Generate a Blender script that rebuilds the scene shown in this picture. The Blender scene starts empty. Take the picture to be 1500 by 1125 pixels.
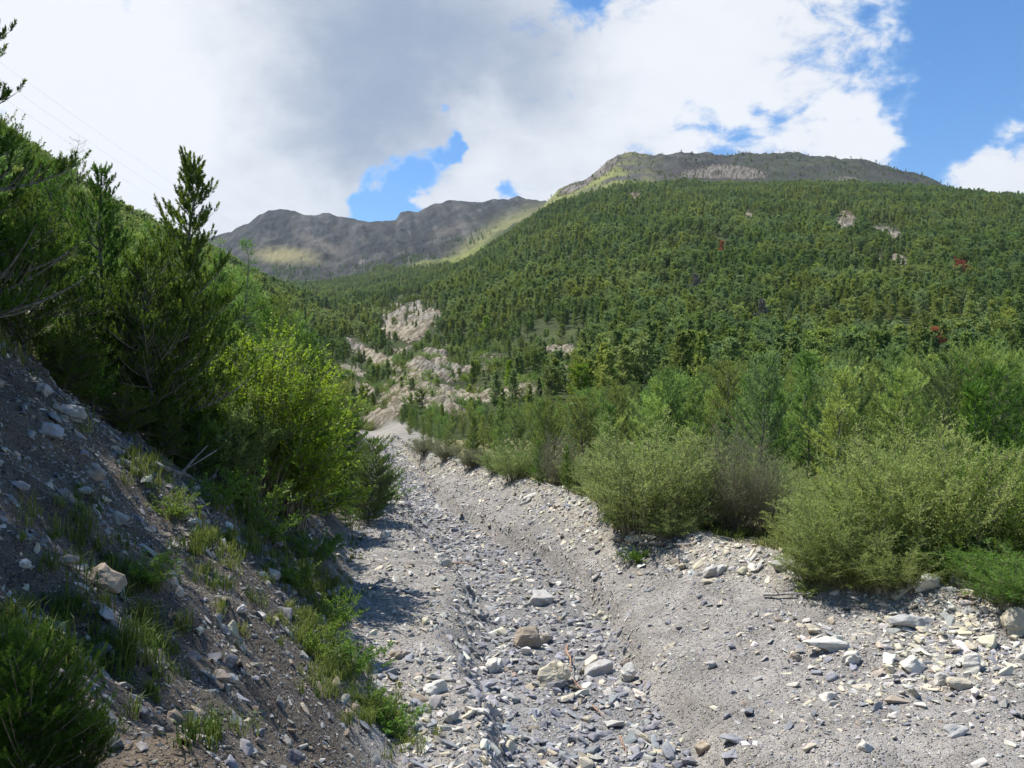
import bpy, bmesh, math, random
import numpy as np
from mathutils import Vector, Matrix

rng = np.random.default_rng(11)
random.seed(5)
SC = bpy.context.scene
COL = SC.collection
PI = math.pi

# ------------------------------------------------------------------ camera
F = 1177.0                     # focal length in pixels of the 1500 px photograph
PITCH = math.radians(1.825)
CP, SP = math.cos(PITCH), math.sin(PITCH)
cd = bpy.data.cameras.new('camera')
cd.lens = 36.0 * F / 1500.0
cd.sensor_width = 36.0
cd.clip_start = 0.1
cd.clip_end = 30000
cam = bpy.data.objects.new('camera', cd)
COL.objects.link(cam)
cam.location = (0, 0, 0)
cam.rotation_euler = (PI / 2 + PITCH, 0, 0)
SC.camera = cam


def ray(px, py):
    """direction (u, v) with x = u*y, z = v*y seen at a photo pixel"""
    X = (np.asarray(px, float) - 750.0) / F
    Z = (562.5 - np.asarray(py, float)) / F
    yy = CP - Z * SP
    zz = SP + Z * CP
    return X / yy, zz / yy


def proj(x, y, z):
    yc = y * CP + z * SP
    zc = -y * SP + z * CP
    return 750 + F * x / yc, 562.5 - F * zc / yc


# ------------------------------------------------------------------ noise
def _h(ix, iy, s):
    n = (ix * 374761393 + iy * 668265263 + s * 974711) & 0xffffffff
    n = ((n ^ (n >> 13)) * 1274126177) & 0xffffffff
    n = n ^ (n >> 16)
    return (n & 0xffff) / 32767.5 - 1.0


def vn(x, y, s=0):
    x = np.asarray(x, float); y = np.asarray(y, float)
    fx, fy = np.floor(x), np.floor(y)
    ix, iy = fx.astype(np.int64), fy.astype(np.int64)
    tx, ty = x - fx, y - fy
    tx = tx * tx * tx * (tx * (tx * 6 - 15) + 10)
    ty = ty * ty * ty * (ty * (ty * 6 - 15) + 10)
    a, b = _h(ix, iy, s), _h(ix + 1, iy, s)
    c, d = _h(ix, iy + 1, s), _h(ix + 1, iy + 1, s)
    return (a + (b - a) * tx) * (1 - ty) + (c + (d - c) * tx) * ty


def fbm(x, y, octv=4, s=0, gain=0.5):
    t, a, f, n = 0.0, 1.0, 1.0, 0.0
    for i in range(octv):
        t = t + a * vn(x * f + 17.3 * i, y * f - 9.1 * i, s + i)
        n += a
        a *= gain
        f *= 2.03
    return t / n


def ridged(x, y, octv=4, s=0):
    t, a, f, n = 0.0, 1.0, 1.0, 0.0
    for i in range(octv):
        t = t + a * (1 - 2 * np.abs(vn(x * f + 7.7 * i, y * f + 3.1 * i, s + i)))
        n += a
        a *= 0.5
        f *= 2.1
    return t / n


def ss(a, b, x):
    t = np.clip((np.asarray(x, float) - a) / (b - a), 0, 1)
    return t * t * (3 - 2 * t)


# ------------------------------------------------------------------ terrain
def curve(pts):
    a = np.array(pts, float)
    ys = np.linspace(a[0, 0], a[-1, 0], 600)
    v = np.interp(ys, a[:, 0], a[:, 1])
    k = 21
    vp = np.pad(v, k // 2, mode='edge')
    v = np.convolve(vp, np.ones(k) / k, 'valid')
    return lambda y: np.interp(y, ys, v)


foot = curve([(-14, 11), (-5, 7), (0, 4.4), (3, 2.7), (6, 1.0), (9, -.55), (12, -1.7), (18, -3.2), (25, -4.9), (37, -6.2),
              (53, -8.6), (66, -11.5), (80, -14.8), (110, -21)])
chan = curve([(-14, 12), (-5, 9), (0, 6), (4, 3.6), (8, 2.0), (12.3, 1.05), (15.8, .72), (20.3, .62), (23.8, -.15), (28.6, -1.8),
              (35.8, -4.0), (48, -6.2), (66, -9.9), (77, -12.6), (110, -19)])
cwid = curve([(-14, 1.5), (12, 1.5), (20, 1.75), (28, 1.6), (36, .8), (48, .9), (110, .8)])
terr = curve([(-14, 16), (0, 13.5), (8, 11.8), (12, 10.8), (14.8, 9.7), (16.5, 7.0), (19, 5.9), (21.6, 4.3), (25.6, 3.05),
              (31.7, 1.35), (41, -2.1), (57, -7.3), (80, -12.4), (110, -18)])
thgt = curve([(-14, 1.7), (22, 1.65), (32, 1.45), (41, 1.2), (57, 1.0), (80, .7), (110, .6)])


def zc_of(y):
    return -6 + .04 * y


def h_near(x, y, parts=False):
    zc = zc_of(y)
    wob = .28 * fbm(y / 2.1, x * .05, 3, 3) + .12 * fbm(y / .55, x * .1, 2, 5)
    ft = foot(y) + wob * 1.2
    ce, hw = chan(y), cwid(y)
    le, re = ce - hw + wob * 1.3, ce + hw + .9 * wob * np.sign(vn(y / 1.3, 0 * y, 9))
    te, th = terr(y) + wob, thgt(y)
    lump = .13 * fbm(x / 1.6, y / 1.6, 4, 21) + .04 * fbm(x / .4, y / .4, 3, 22)
    # channel floor and shelves
    shelf = .66 + .1 * fbm(x / 3., y / 3., 2, 30)
    steepl = .30 + .35 * ss(-.2, .6, vn(y / 2.7, 1 + 0 * y, 31))
    cl = ss(le + steepl, le - steepl, x)          # 1 on the left shelf
    t = np.clip((x - re) / np.maximum(te - re, .5), 0, 1.0)
    right = .46 * ss(0, .10, t) + (th - .46) * t ** .85
    bot = .10 * np.clip((x - ce) / np.maximum(hw, .3), -1, 1) ** 2
    z = zc + np.where(x < ce, bot + (shelf - bot) * cl, np.where(x < re, bot, np.maximum(right, .1)))
    # stony levee and terrace on the right
    z = z + .22 * np.exp(-((x - te - .2) / .7) ** 2)
    z = z + np.where(x > te, np.minimum((x - te) * .02, .8), 0)
    # left bank
    r = np.clip(ft - x, 0, None)
    g = .87 * np.clip(r - .25, 0, 8.0) + .16 * r * np.exp(-r) + .52 * np.clip(r - 8.25, 0, 50) + .3 * np.clip(r - 58.25, 0, None)
    rill = ridged(y / 2.2 + .13 * x, x * .12, 3, 41) * .24 + .34 * fbm(x / 3.5, y / 3.5, 3, 44) + .13 * ridged(x / 1.1, y / 1.1, 3, 46)
    g = g + rill * ss(.3, 2.5, r)
    # turf lip of the eroded bank, further up
    lip = ss(5.6, 6.6, r + .9 * fbm(y / 3, x * 0, 2, 47)) * ss(11, 15, y) * ss(40, 28, y)
    g = g + .45 * lip
    z = z + g + lump
    if parts:
        return z, r, (x - le), (x - re), (x - te), ft
    return z


# far terrain: how high the slopes stand at a number of distances, each a list of (photo x, photo y)
TAB = {
    45: [(-700, 330), (-300, 360), (0, 405), (150, 490), (300, 560), (400, 605), (480, 640), (540, 655), (600, 662), (680, 660), (1500, 655), (2400, 650)],
    60: [(-700, 300), (-300, 330), (0, 385), (150, 470), (300, 535), (400, 585), (480, 622), (540, 647), (600, 650), (680, 645), (1500, 640), (2400, 640)],
    100: [(-700, 230), (-300, 270), (0, 320), (150, 415), (300, 492), (400, 552), (480, 600), (530, 634), (556, 634), (600, 612), (680, 614), (760, 606), (1000, 603), (1500, 600), (2400, 590)],
    160: [(-700, 180), (-300, 220), (0, 268), (150, 368), (300, 452), (400, 520), (480, 576), (530, 612), (552, 608), (600, 572), (680, 588), (760, 572), (850, 570), (1000, 568), (1500, 556), (2400, 540)],
    250: [(-700, 150), (-300, 175), (0, 222), (150, 328), (300, 420), (400, 492), (480, 548), (530, 574), (556, 566), (600, 530), (680, 545), (760, 524), (850, 520), (1000, 510), (1200, 505), (1500, 495), (2400, 470)],
    400: [(-700, 160), (-300, 185), (0, 225), (150, 312), (300, 395), (400, 468), (480, 520), (530, 535), (560, 522), (600, 498), (640, 494), (680, 498), (760, 470), (850, 452), (1000, 436), (1200, 426), (1500, 418), (2400, 390)],
    600: [(-700, 230), (-300, 240), (0, 262), (150, 322), (300, 378), (400, 445), (480, 490), (540, 486), (600, 464), (680, 458), (760, 420), (850, 393), (1000, 372), (1200, 362), (1500, 360), (2400, 350)],
    900: [(-700, 330), (0, 340), (150, 360), (300, 396), (400, 428), (480, 462), (540, 452), (600, 444), (680, 418), (760, 372), (850, 335), (1000, 315), (1200, 308), (1500, 316), (2400, 340)],
    1300: [(-700, 400), (0, 400), (300, 415), (400, 432), (480, 440), (540, 432), (600, 424), (640, 408), (680, 390), (720, 364), (760, 336), (800, 310), (850, 298), (900, 287), (1000, 284), (1200, 283), (1330, 285), (1400, 286), (1500, 294), (1700, 320), (2400, 380)],
    1600: [(-700, 410), (0, 410), (300, 420), (400, 428), (480, 430), (540, 424), (600, 416), (680, 392), (760, 342), (800, 312), (850, 296), (900, 282), (1000, 276), (1200, 275), (1330, 280), (1400, 287), (1500, 302), (1700, 340), (2400, 400)],
    2000: [(-700, 420), (0, 420), (300, 420), (400, 424), (480, 424), (540, 414), (600, 406), (680, 382), (740, 345), (780, 318), (810, 298), (850, 281), (880, 262), (900, 252), (1000, 248), (1100, 246), (1200, 248), (1300, 254), (1400, 283), (1500, 320), (1700, 380), (2400, 430)],
    2400: [(-700, 420), (300, 418), (400, 420), (480, 420), (540, 408), (600, 396), (680, 376), (740, 344), (780, 320), (805, 297), (818, 284), (835, 273), (855, 268), (868, 256), (880, 246), (892, 234), (905, 227), (930, 225), (985, 226), (1010, 222), (1040, 226), (1070, 230), (1095, 224), (1120, 223), (1160, 229),
           (1200, 233), (1240, 234), (1262, 234), (1285, 241), (1320, 250), (1345, 256), (1370, 268), (1400, 285), (1500, 330), (1700, 390), (2400, 430)],
    2900: [(-700, 420), (300, 410), (400, 405), (440, 408), (480, 408), (540, 400), (600, 388), (680, 368), (740, 340), (800, 312), (860, 300), (1000, 300), (1200, 310), (1400, 330), (2400, 430)],
    3600: [(-700, 420), (300, 392), (340, 384), (400, 374), (440, 366), (480, 366), (540, 362), (600, 356), (680, 342), (740, 326), (800, 306), (860, 310), (1000, 330), (1400, 360), (2400, 440)],
    4500: [(-700, 420), (200, 400), (280, 362), (320, 344), (338, 341), (348, 333), (365, 325), (380, 315), (395, 308), (412, 306), (428, 309), (440, 313), (465, 315), (480, 312), (497, 316), (515, 320), (540, 325), (560, 323), (580, 321), (586, 311), (596, 309), (612, 311), (620, 305), (640, 297), (665, 294), (690, 295), (705, 297),
           (725, 290), (745, 293), (757, 288), (770, 292), (800, 299), (860, 330), (1000, 360), (2400, 440)],
    5400: [(-700, 440), (300, 400), (600, 380), (800, 380), (1000, 400), (2400, 440)],
    8000: [(-700, 480), (300, 450), (2400, 480)],
}
TK = sorted(TAB)
TUV = []
for k in TK:
    a = np.array(TAB[k], float)
    u_, v_ = ray(a[:, 0], a[:, 1])
    TUV.append((u_, v_))


def h_far(x, y, noise=True):
    x = np.asarray(x, float); y = np.asarray(y, float)
    yy = np.clip(y, TK[0], TK[-1])
    u = x / yy
    zs = []
    for k, (uu, vv) in zip(TK, TUV):
        du = .012 if k < 1500 else (.004 if k < 2300 else .0015)
        zs.append(k * (np.interp(u, uu, vv) * .5 + .25 * np.interp(u - du, uu, vv) + .25 * np.interp(u + du, uu, vv)))
    zs = np.array(zs)
    tk = np.array(TK, float)
    i = np.clip(np.searchsorted(tk, yy, 'right') - 1, 0, len(TK) - 2)
    t = (yy - tk[i]) / (tk[i + 1] - tk[i])
    flat = zs.reshape(len(TK), -1)
    idx = np.arange(flat.shape[1])
    ir = i.reshape(-1)
    z0 = flat[ir, idx].reshape(x.shape)
    z1 = flat[ir + 1, idx].reshape(x.shape)
    z = z0 + (z1 - z0) * t
    if noise:
        z = z + 1.3 * fbm(x / 14, y / 14, 3, 61) * ss(90, 160, y) * ss(-4, 10, z + 4)
        z = z + 5 * fbm(x / 70, y / 70, 3, 62) * ss(200, 450, y)
        z = z + 9 * fbm(x / 160, y / 160, 3, 64) * ss(500, 900, y) * ss(2300, 1900, y)
        far = ss(2050, 2900, y) * ss(4500, 4150, y)
        z = z + far * (11 * ridged(x / 62 + y / 300, y / 150, 3, 71) + 34 * ridged(x / 210 + y / 900, y / 800, 4, 65) + 12 * fbm(x / 40, y / 60, 3, 67))
        top = ss(1800, 2050, y) * ss(2395, 2300, y)
        z = z + top * (9 * ridged(x / 75, y / 200, 3, 69) + 6 * ridged(x / 30, y / 60, 2, 72))
        z = z + 7 * fbm(x / 45, y / 45, 3, 66) * ss(1700, 2300, y)
    return z


def hgt(x, y):
    x = np.asarray(x, float); y = np.asarray(y, float)
    w = ss(48, 98, y)
    zn = h_near(x, np.minimum(y, 109.))
    if not np.any(w):
        return zn
    return zn * (1 - w) + h_far(x, y) * w


def hit(px, py, y0=2.0, y1=400):
    """where the view through a photo pixel meets the ground"""
    u, v = ray(px, py)
    ys = np.exp(np.linspace(math.log(y0), math.log(y1), 1500))
    d = v * ys - hgt(u * ys, ys)
    k = np.argmax(d < 0)
    return float(u * ys[k]), float(ys[k]), float(hgt(u * ys[k], ys[k]))


# ------------------------------------------------------------------ mesh helpers
def mk(name, V, Fa, mats=(), smooth=False, attrs=None, fmat=None):
    me = bpy.data.meshes.new(name)
    V = np.asarray(V, np.float32)
    blocks = Fa if isinstance(Fa, list) else [Fa]
    blocks = [np.asarray(b, np.int32) for b in blocks if len(b)]
    me.vertices.add(len(V))
    me.vertices.foreach_set('co', V.ravel())
    li = np.concatenate([b.ravel() for b in blocks])
    tot = np.concatenate([np.full(len(b), b.shape[1], np.int32) for b in blocks])
    st = np.concatenate([[0], np.cumsum(tot)[:-1]]).astype(np.int32)
    me.loops.add(len(li))
    me.loops.foreach_set('vertex_index', li)
    me.polygons.add(len(tot))
    me.polygons.foreach_set('loop_start', st)
    me.update(calc_edges=True)
    if smooth:
        me.polygons.foreach_set('use_smooth', np.ones(len(tot), bool))
    else:
        me.polygons.foreach_set('use_smooth', np.zeros(len(tot), bool))
    for m in mats:
        me.materials.append(m)
    if fmat is not None:
        me.polygons.foreach_set('material_index', np.asarray(fmat, np.int32))
    for an, (ty, arr) in (attrs or {}).items():
        at = me.attributes.new(an, ty, 'POINT')
        arr = np.asarray(arr, np.float32 if ty != 'INT' else np.int32)
        key = {'FLOAT': 'value', 'INT': 'value', 'FLOAT_COLOR': 'color', 'FLOAT_VECTOR': 'vector'}[ty]
        at.data.foreach_set(key, arr.ravel())
    return me


def link(name, me, parent=None, label=None, cat=None, group=None, kind=None, loc=None):
    o = bpy.data.objects.new(name, me)
    COL.objects.link(o)
    if parent is not None:
        o.parent = parent
    if loc is not None:
        o.location = loc
    tag(o, label, cat, group, kind)
    return o


def tag(o, label=None, cat=None, group=None, kind=None):
    for k, v in (('label', label), ('category', cat), ('group', group), ('kind', kind)):
        if v:
            o[k] = v


def tubes(paths, sides=5):
    """paths: list of (points (n,3), radii (n)); one mesh of tapered tubes"""
    VV, FF, base = [], [], 0
    ang = np.arange(sides) * 2 * PI / sides
    for P, R in paths:
        P = np.asarray(P, float); R = np.asarray(R, float)
        n = len(P)
        T = np.gradient(P, axis=0)
        T /= np.linalg.norm(T, axis=1, keepdims=True) + 1e-9
        ref = np.where(np.abs(T[:, 2:3]) > .9, np.array([[1., 0, 0]]), np.array([[0, 0, 1.]]))
        A = np.cross(T, ref); A /= np.linalg.norm(A, axis=1, keepdims=True) + 1e-9
        B = np.cross(T, A)
        ring = P[:, None] + R[:, None, None] * (np.cos(ang)[None, :, None] * A[:, None] + np.sin(ang)[None, :, None] * B[:, None])
        VV.append(ring.reshape(-1, 3))
        i = np.arange(n - 1)[:, None] * sides + np.arange(sides)[None]
        j = np.arange(n - 1)[:, None] * sides + (np.arange(sides)[None] + 1) % sides
        q = np.stack([i, j, j + sides, i + sides], -1).reshape(-1, 4) + base
        FF.append(q)
        base += n * sides
    return np.concatenate(VV), np.concatenate(FF)


def frames(D):
    D = D / (np.linalg.norm(D, axis=1, keepdims=True) + 1e-9)
    ref = np.where(np.abs(D[:, 2:3]) > .9, np.array([[1., 0, 0]]), np.array([[0, 0, 1.]]))
    A = np.cross(D, ref); A /= np.linalg.norm(A, axis=1, keepdims=True) + 1e-9
    return D, A, np.cross(D, A)


def brushes(P, D, L, n, nl, nw, spread=(30, 65), g=None, cone=1.0):
    """needle brushes: shoots at P along D of length L with n needles each"""
    g = g or rng
    D, A, B = frames(np.asarray(D, float))
    S = len(P)
    t = g.random((S, n)) ** .85
    ph = g.random((S, n)) * 2 * PI
    sp = np.radians(g.uniform(spread[0], spread[1], (S, n))) * (1 - .55 * t * cone)
    rad = np.cos(ph)[..., None] * A[:, None] + np.sin(ph)[..., None] * B[:, None]
    dr = np.cos(sp)[..., None] * D[:, None] + np.sin(sp)[..., None] * rad
    o = P[:, None] + (t * L[:, None])[..., None] * D[:, None]
    ln = nl * g.uniform(.7, 1.25, (S, n))
    tip = o + dr * ln[..., None]
    w = np.cross(dr, g.normal(size=(S, n, 3)))
    w /= np.linalg.norm(w, axis=-1, keepdims=True) + 1e-9
    w = w * (nw * .5)
    mid = o + dr * (ln * .35)[..., None]
    V = np.stack([o, mid + w, tip, mid - w], 2).reshape(-1, 3)
    Fq = np.arange(len(V)).reshape(-1, 4)
    tint = np.repeat(np.clip(g.normal(.5, .22, (S, 1)) + .3 * (t - .5) + g.normal(0, .08, (S, n)), 0, 1).reshape(-1), 4)
    return V, Fq, tint


def leaves(P, D, ll, lw, g=None, droop=.2, updir=.5):
    g = g or rng
    n = len(P)
    D = D + g.normal(0, .55, (n, 3)); D[:, 2] -= droop
    D, A, B = frames(D)
    N = np.cross(D, g.normal(0, 1, (n, 3)) + np.array([0, 0, 0.0]))
    up = np.array([0, 0, 1.0]) * updir + g.normal(0, .6, (n, 3))
    W = np.cross(D, up); W /= np.linalg.norm(W, axis=1, keepdims=True) + 1e-9
    l = ll * g.uniform(.6, 1.3, n)[:, None]
    w = lw * g.uniform(.7, 1.2, n)[:, None] * .5
    mid = P + D * l * .45
    V = np.stack([P, mid + W * w, P + D * l, mid - W * w], 1).reshape(-1, 3)
    return V, np.arange(len(V)).reshape(-1, 4)


# ------------------------------------------------------------------ materials
def newmat(name):
    m = bpy.data.materials.new(name)
    m.use_nodes = True
    nt = m.node_tree
    nt.nodes.clear()
    return m, nt


def N(nt, ty, ins=None, **props):
    n = nt.nodes.new(ty)
    for k, v in props.items():
        setattr(n, k, v)
    for k, v in (ins or {}).items():
        s = n.inputs[k]
        if isinstance(v, bpy.types.NodeSocket):
            nt.links.new(v, s)
        else:
            s.default_value = v
    return n


def M(nt, op, a, b=0.0, c=None, clamp=False):
    ins = {0: a, 1: b}
    if c is not None:
        ins[2] = c
    return N(nt, 'ShaderNodeMath', ins, operation=op, use_clamp=clamp).outputs[0]


def mixc(nt, f, a, b, mode='MIX'):
    n = N(nt, 'ShaderNodeMix', data_type='RGBA', blend_type=mode)
    for s, v in ((n.inputs[0], f), (n.inputs[6], a), (n.inputs[7], b)):
        if isinstance(v, bpy.types.NodeSocket):
            nt.links.new(v, s)
        else:
            s.default_value = v if not isinstance(v, tuple) or len(v) == 4 else v + (1,)
    return n.outputs[2]


def maprange(nt, v, a, b, c, d, smooth=True):
    return N(nt, 'ShaderNodeMapRange', {0: v, 1: a, 2: b, 3: c, 4: d}, interpolation_type='SMOOTHSTEP' if smooth else 'LINEAR').outputs[0]


def leafmat(name, c1, c2, trans=.35, var=.2, hue=.015, rough=.55, spec=.25, tsat=1.0, patch=0.0):
    m, nt = newmat(name)
    at = N(nt, 'ShaderNodeAttribute', attribute_name='tint')
    oi = N(nt, 'ShaderNodeObjectInfo')
    c = mixc(nt, at.outputs['Fac'], c1, c2)
    val = M(nt, 'MULTIPLY_ADD', oi.outputs['Random'], 2 * var, 1 - var)
    r2 = M(nt, 'FRACT', M(nt, 'MULTIPLY', oi.outputs['Random'], 17.31))
    hv = M(nt, 'MULTIPLY_ADD', r2, 2 * hue, .5 - hue)
    sat = 1.0
    if patch:                                            # stands of different species and age
        pn = N(nt, 'ShaderNodeTexNoise', {'Vector': oi.outputs['Location'], 'Scale': .012, 'Detail': 4, 'Roughness': .6})
        pf = maprange(nt, pn.outputs[0], .36, .64, -1, 1)
        val = M(nt, 'MULTIPLY', val, M(nt, 'MULTIPLY_ADD', pf, patch, 1.0))
        hv = M(nt, 'MULTIPLY_ADD', pf, -.018, hv)
        sat = M(nt, 'MULTIPLY_ADD', r2, -.28, 1.10)
    hs = N(nt, 'ShaderNodeHueSaturation', {'Hue': hv, 'Saturation': sat, 'Value': val, 'Color': c})
    bs = N(nt, 'ShaderNodeBsdfPrincipled', {'Base Color': hs.outputs[0], 'Roughness': rough, 'Specular IOR Level': spec})
    tc = N(nt, 'ShaderNodeHueSaturation', {'Hue': .485, 'Saturation': tsat, 'Value': 1.25, 'Color': hs.outputs[0]})
    tr = N(nt, 'ShaderNodeBsdfTranslucent', {'Color': tc.outputs[0]})
    mx = N(nt, 'ShaderNodeMixShader', {0: trans, 1: bs.outputs[0], 2: tr.outputs[0]})
    o = N(nt, 'ShaderNodeOutputMaterial')
    nt.links.new(mx.outputs[0], o.inputs[0])
    return m


def barkmat(name, c1, c2, scale=14):
    m, nt = newmat(name)
    tc = N(nt, 'ShaderNodeTexCoord')
    mp = N(nt, 'ShaderNodeMapping', {'Vector': tc.outputs['Object'], 'Scale': (1, 1, .25)})
    no = N(nt, 'ShaderNodeTexNoise', {'Vector': mp.outputs[0], 'Scale': scale, 'Detail': 6, 'Roughness': .65})
    c = mixc(nt, maprange(nt, no.outputs[0], .35, .68, 0, 1), c1, c2)
    bp = N(nt, 'ShaderNodeBump', {'Strength': .7, 'Distance': .02, 'Height': no.outputs[0]})
    bs = N(nt, 'ShaderNodeBsdfPrincipled', {'Base Color': c, 'Roughness': .9, 'Normal': bp.outputs[0], 'Specular IOR Level': .2})
    o = N(nt, 'ShaderNodeOutputMaterial')
    nt.links.new(bs.outputs[0], o.inputs[0])
    return m


def rockmat(name, attr=None, k=1.0):
    """stone; colour from the object colour or from an instance attribute"""
    m, nt = newmat(name)
    if attr:
        col = N(nt, 'ShaderNodeAttribute', attribute_name=attr, attribute_type='INSTANCER').outputs['Color']
    else:
        col = N(nt, 'ShaderNodeObjectInfo').outputs['Color']
    rnd = N(nt, 'ShaderNodeObjectInfo').outputs['Random']
    tc = N(nt, 'ShaderNodeTexCoord')
    geo = N(nt, 'ShaderNodeNewGeometry')
    off = N(nt, 'ShaderNodeVectorMath', {0: tc.outputs['Object'], 1: (k, k, k)}, operation='MULTIPLY')
    addv = N(nt, 'ShaderNodeCombineXYZ', {0: M(nt, 'MULTIPLY', rnd, 37.), 1: M(nt, 'MULTIPLY', rnd, 91.), 2: rnd})
    p = N(nt, 'ShaderNodeVectorMath', {0: off.outputs[0], 1: addv.outputs[0]}, operation='ADD').outputs[0]
    n1 = N(nt, 'ShaderNodeTexNoise', {'Vector': p, 'Scale': 2.2, 'Detail': 7, 'Roughness': .65})
    st = N(nt, 'ShaderNodeMapping', {'Vector': p, 'Scale': (1.2, 1.2, 9), 'Rotation': (.25, .1, 0)})
    n2 = N(nt, 'ShaderNodeTexNoise', {'Vector': st.outputs[0], 'Scale': 1.6, 'Detail': 5, 'Roughness': .6})
    n3 = N(nt, 'ShaderNodeTexNoise', {'Vector': geo.outputs['Position'], 'Scale': 38, 'Detail': 4, 'Roughness': .7})
    c = mixc(nt, maprange(nt, n1.outputs[0], .42, .66, 0, .5), col, mixc(nt, 1.0, col, (.72, .68, .60), 'MULTIPLY'))
    c = mixc(nt, maprange(nt, n2.outputs[0], .56, .70, 0, .5), c, mixc(nt, .55, col, (.62, .60, .55)))
    c = mixc(nt, maprange(nt, n3.outputs[0], .52, .72, 0, .45), c, mixc(nt, 1.0, c, (.5, .5, .5), 'MULTIPLY'))
    h = M(nt, 'ADD', M(nt, 'MULTIPLY', n2.outputs[0], .6), M(nt, 'MULTIPLY', n3.outputs[0], .35))
    bp = N(nt, 'ShaderNodeBump', {'Strength': .55, 'Distance': .03, 'Height': h})
    bs = N(nt, 'ShaderNodeBsdfPrincipled', {'Base Color': c, 'Roughness': .82, 'Normal': bp.outputs[0], 'Specular IOR Level': .25})
    o = N(nt, 'ShaderNodeOutputMaterial')
    nt.links.new(bs.outputs[0], o.inputs[0])
    return m


def groundmat():
    m, nt = newmat('gravel_ground')
    base = N(nt, 'ShaderNodeAttribute', attribute_name='base').outputs['Color']
    grv = N(nt, 'ShaderNodeAttribute', attribute_name='gravel').outputs['Fac']
    geo = N(nt, 'ShaderNodeNewGeometry')
    P = geo.outputs['Position']
    wn = N(nt, 'ShaderNodeTexNoise', {'Vector': P, 'Scale': 9, 'Detail': 3})
    Pw = N(nt, 'ShaderNodeVectorMath', {0: P, 1: mixc(nt, .97, wn.outputs['Color'], (0, 0, 0))}, operation='ADD').outputs[0]
    cols, hs = base, None
    for sc, amt in ((15., .6), (42., .75), (100., .6)):
        vo = N(nt, 'ShaderNodeTexVoronoi', {'Vector': Pw, 'Scale': sc, 'Randomness': 1.0}, feature='F1')
        sep = N(nt, 'ShaderNodeSeparateColor', {0: vo.outputs['Color']})
        keep = maprange(nt, sep.outputs[1], .40, .55, 0, 1)
        body = M(nt, 'MULTIPLY', keep, maprange(nt, vo.outputs['Distance'], .32, .56, 1, 0))
        body = M(nt, 'MULTIPLY', body, grv)
        br = maprange(nt, sep.outputs[0], 0, 1, .60, 1.75, False)
        tone = N(nt, 'ShaderNodeCombineColor', {0: br, 1: br, 2: M(nt, 'MULTIPLY', br, maprange(nt, sep.outputs[2], 0, 1, .86, 1.12, False))})
        cols = mixc(nt, M(nt, 'MULTIPLY', body, amt), cols, mixc(nt, 1.0, base, tone.outputs[0], 'MULTIPLY'))
        hh = M(nt, 'MULTIPLY', body, .9 / sc)
        hs = hh if hs is None else M(nt, 'ADD', hs, hh)
    n1 = N(nt, 'ShaderNodeTexNoise', {'Vector': P, 'Scale': 1.1, 'Detail': 8, 'Roughness': .65})
    n2 = N(nt, 'ShaderNodeTexNoise', {'Vector': P, 'Scale': 55, 'Detail': 5, 'Roughness': .75})
    f = M(nt, 'MULTIPLY', maprange(nt, n1.outputs[0], .3, .7, .74, 1.22), maprange(nt, n2.outputs[0], .3, .7, .72, 1.26))
    fc = N(nt, 'ShaderNodeCombineColor', {0: f, 1: f, 2: f})
    cols = mixc(nt, 1.0, cols, fc.outputs[0], 'MULTIPLY')
    hs = M(nt, 'ADD', hs, M(nt, 'MULTIPLY', n2.outputs[0], .012))
    bp = N(nt, 'ShaderNodeBump', {'Strength': .9, 'Distance': 1.0, 'Height': hs})
    bs = N(nt, 'ShaderNodeBsdfPrincipled', {'Base Color': cols, 'Roughness': .93, 'Normal': bp.outputs[0], 'Specular IOR Level': .15})
    o = N(nt, 'ShaderNodeOutputMaterial')
    nt.links.new(bs.outputs[0], o.inputs[0])
    return m


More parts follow.
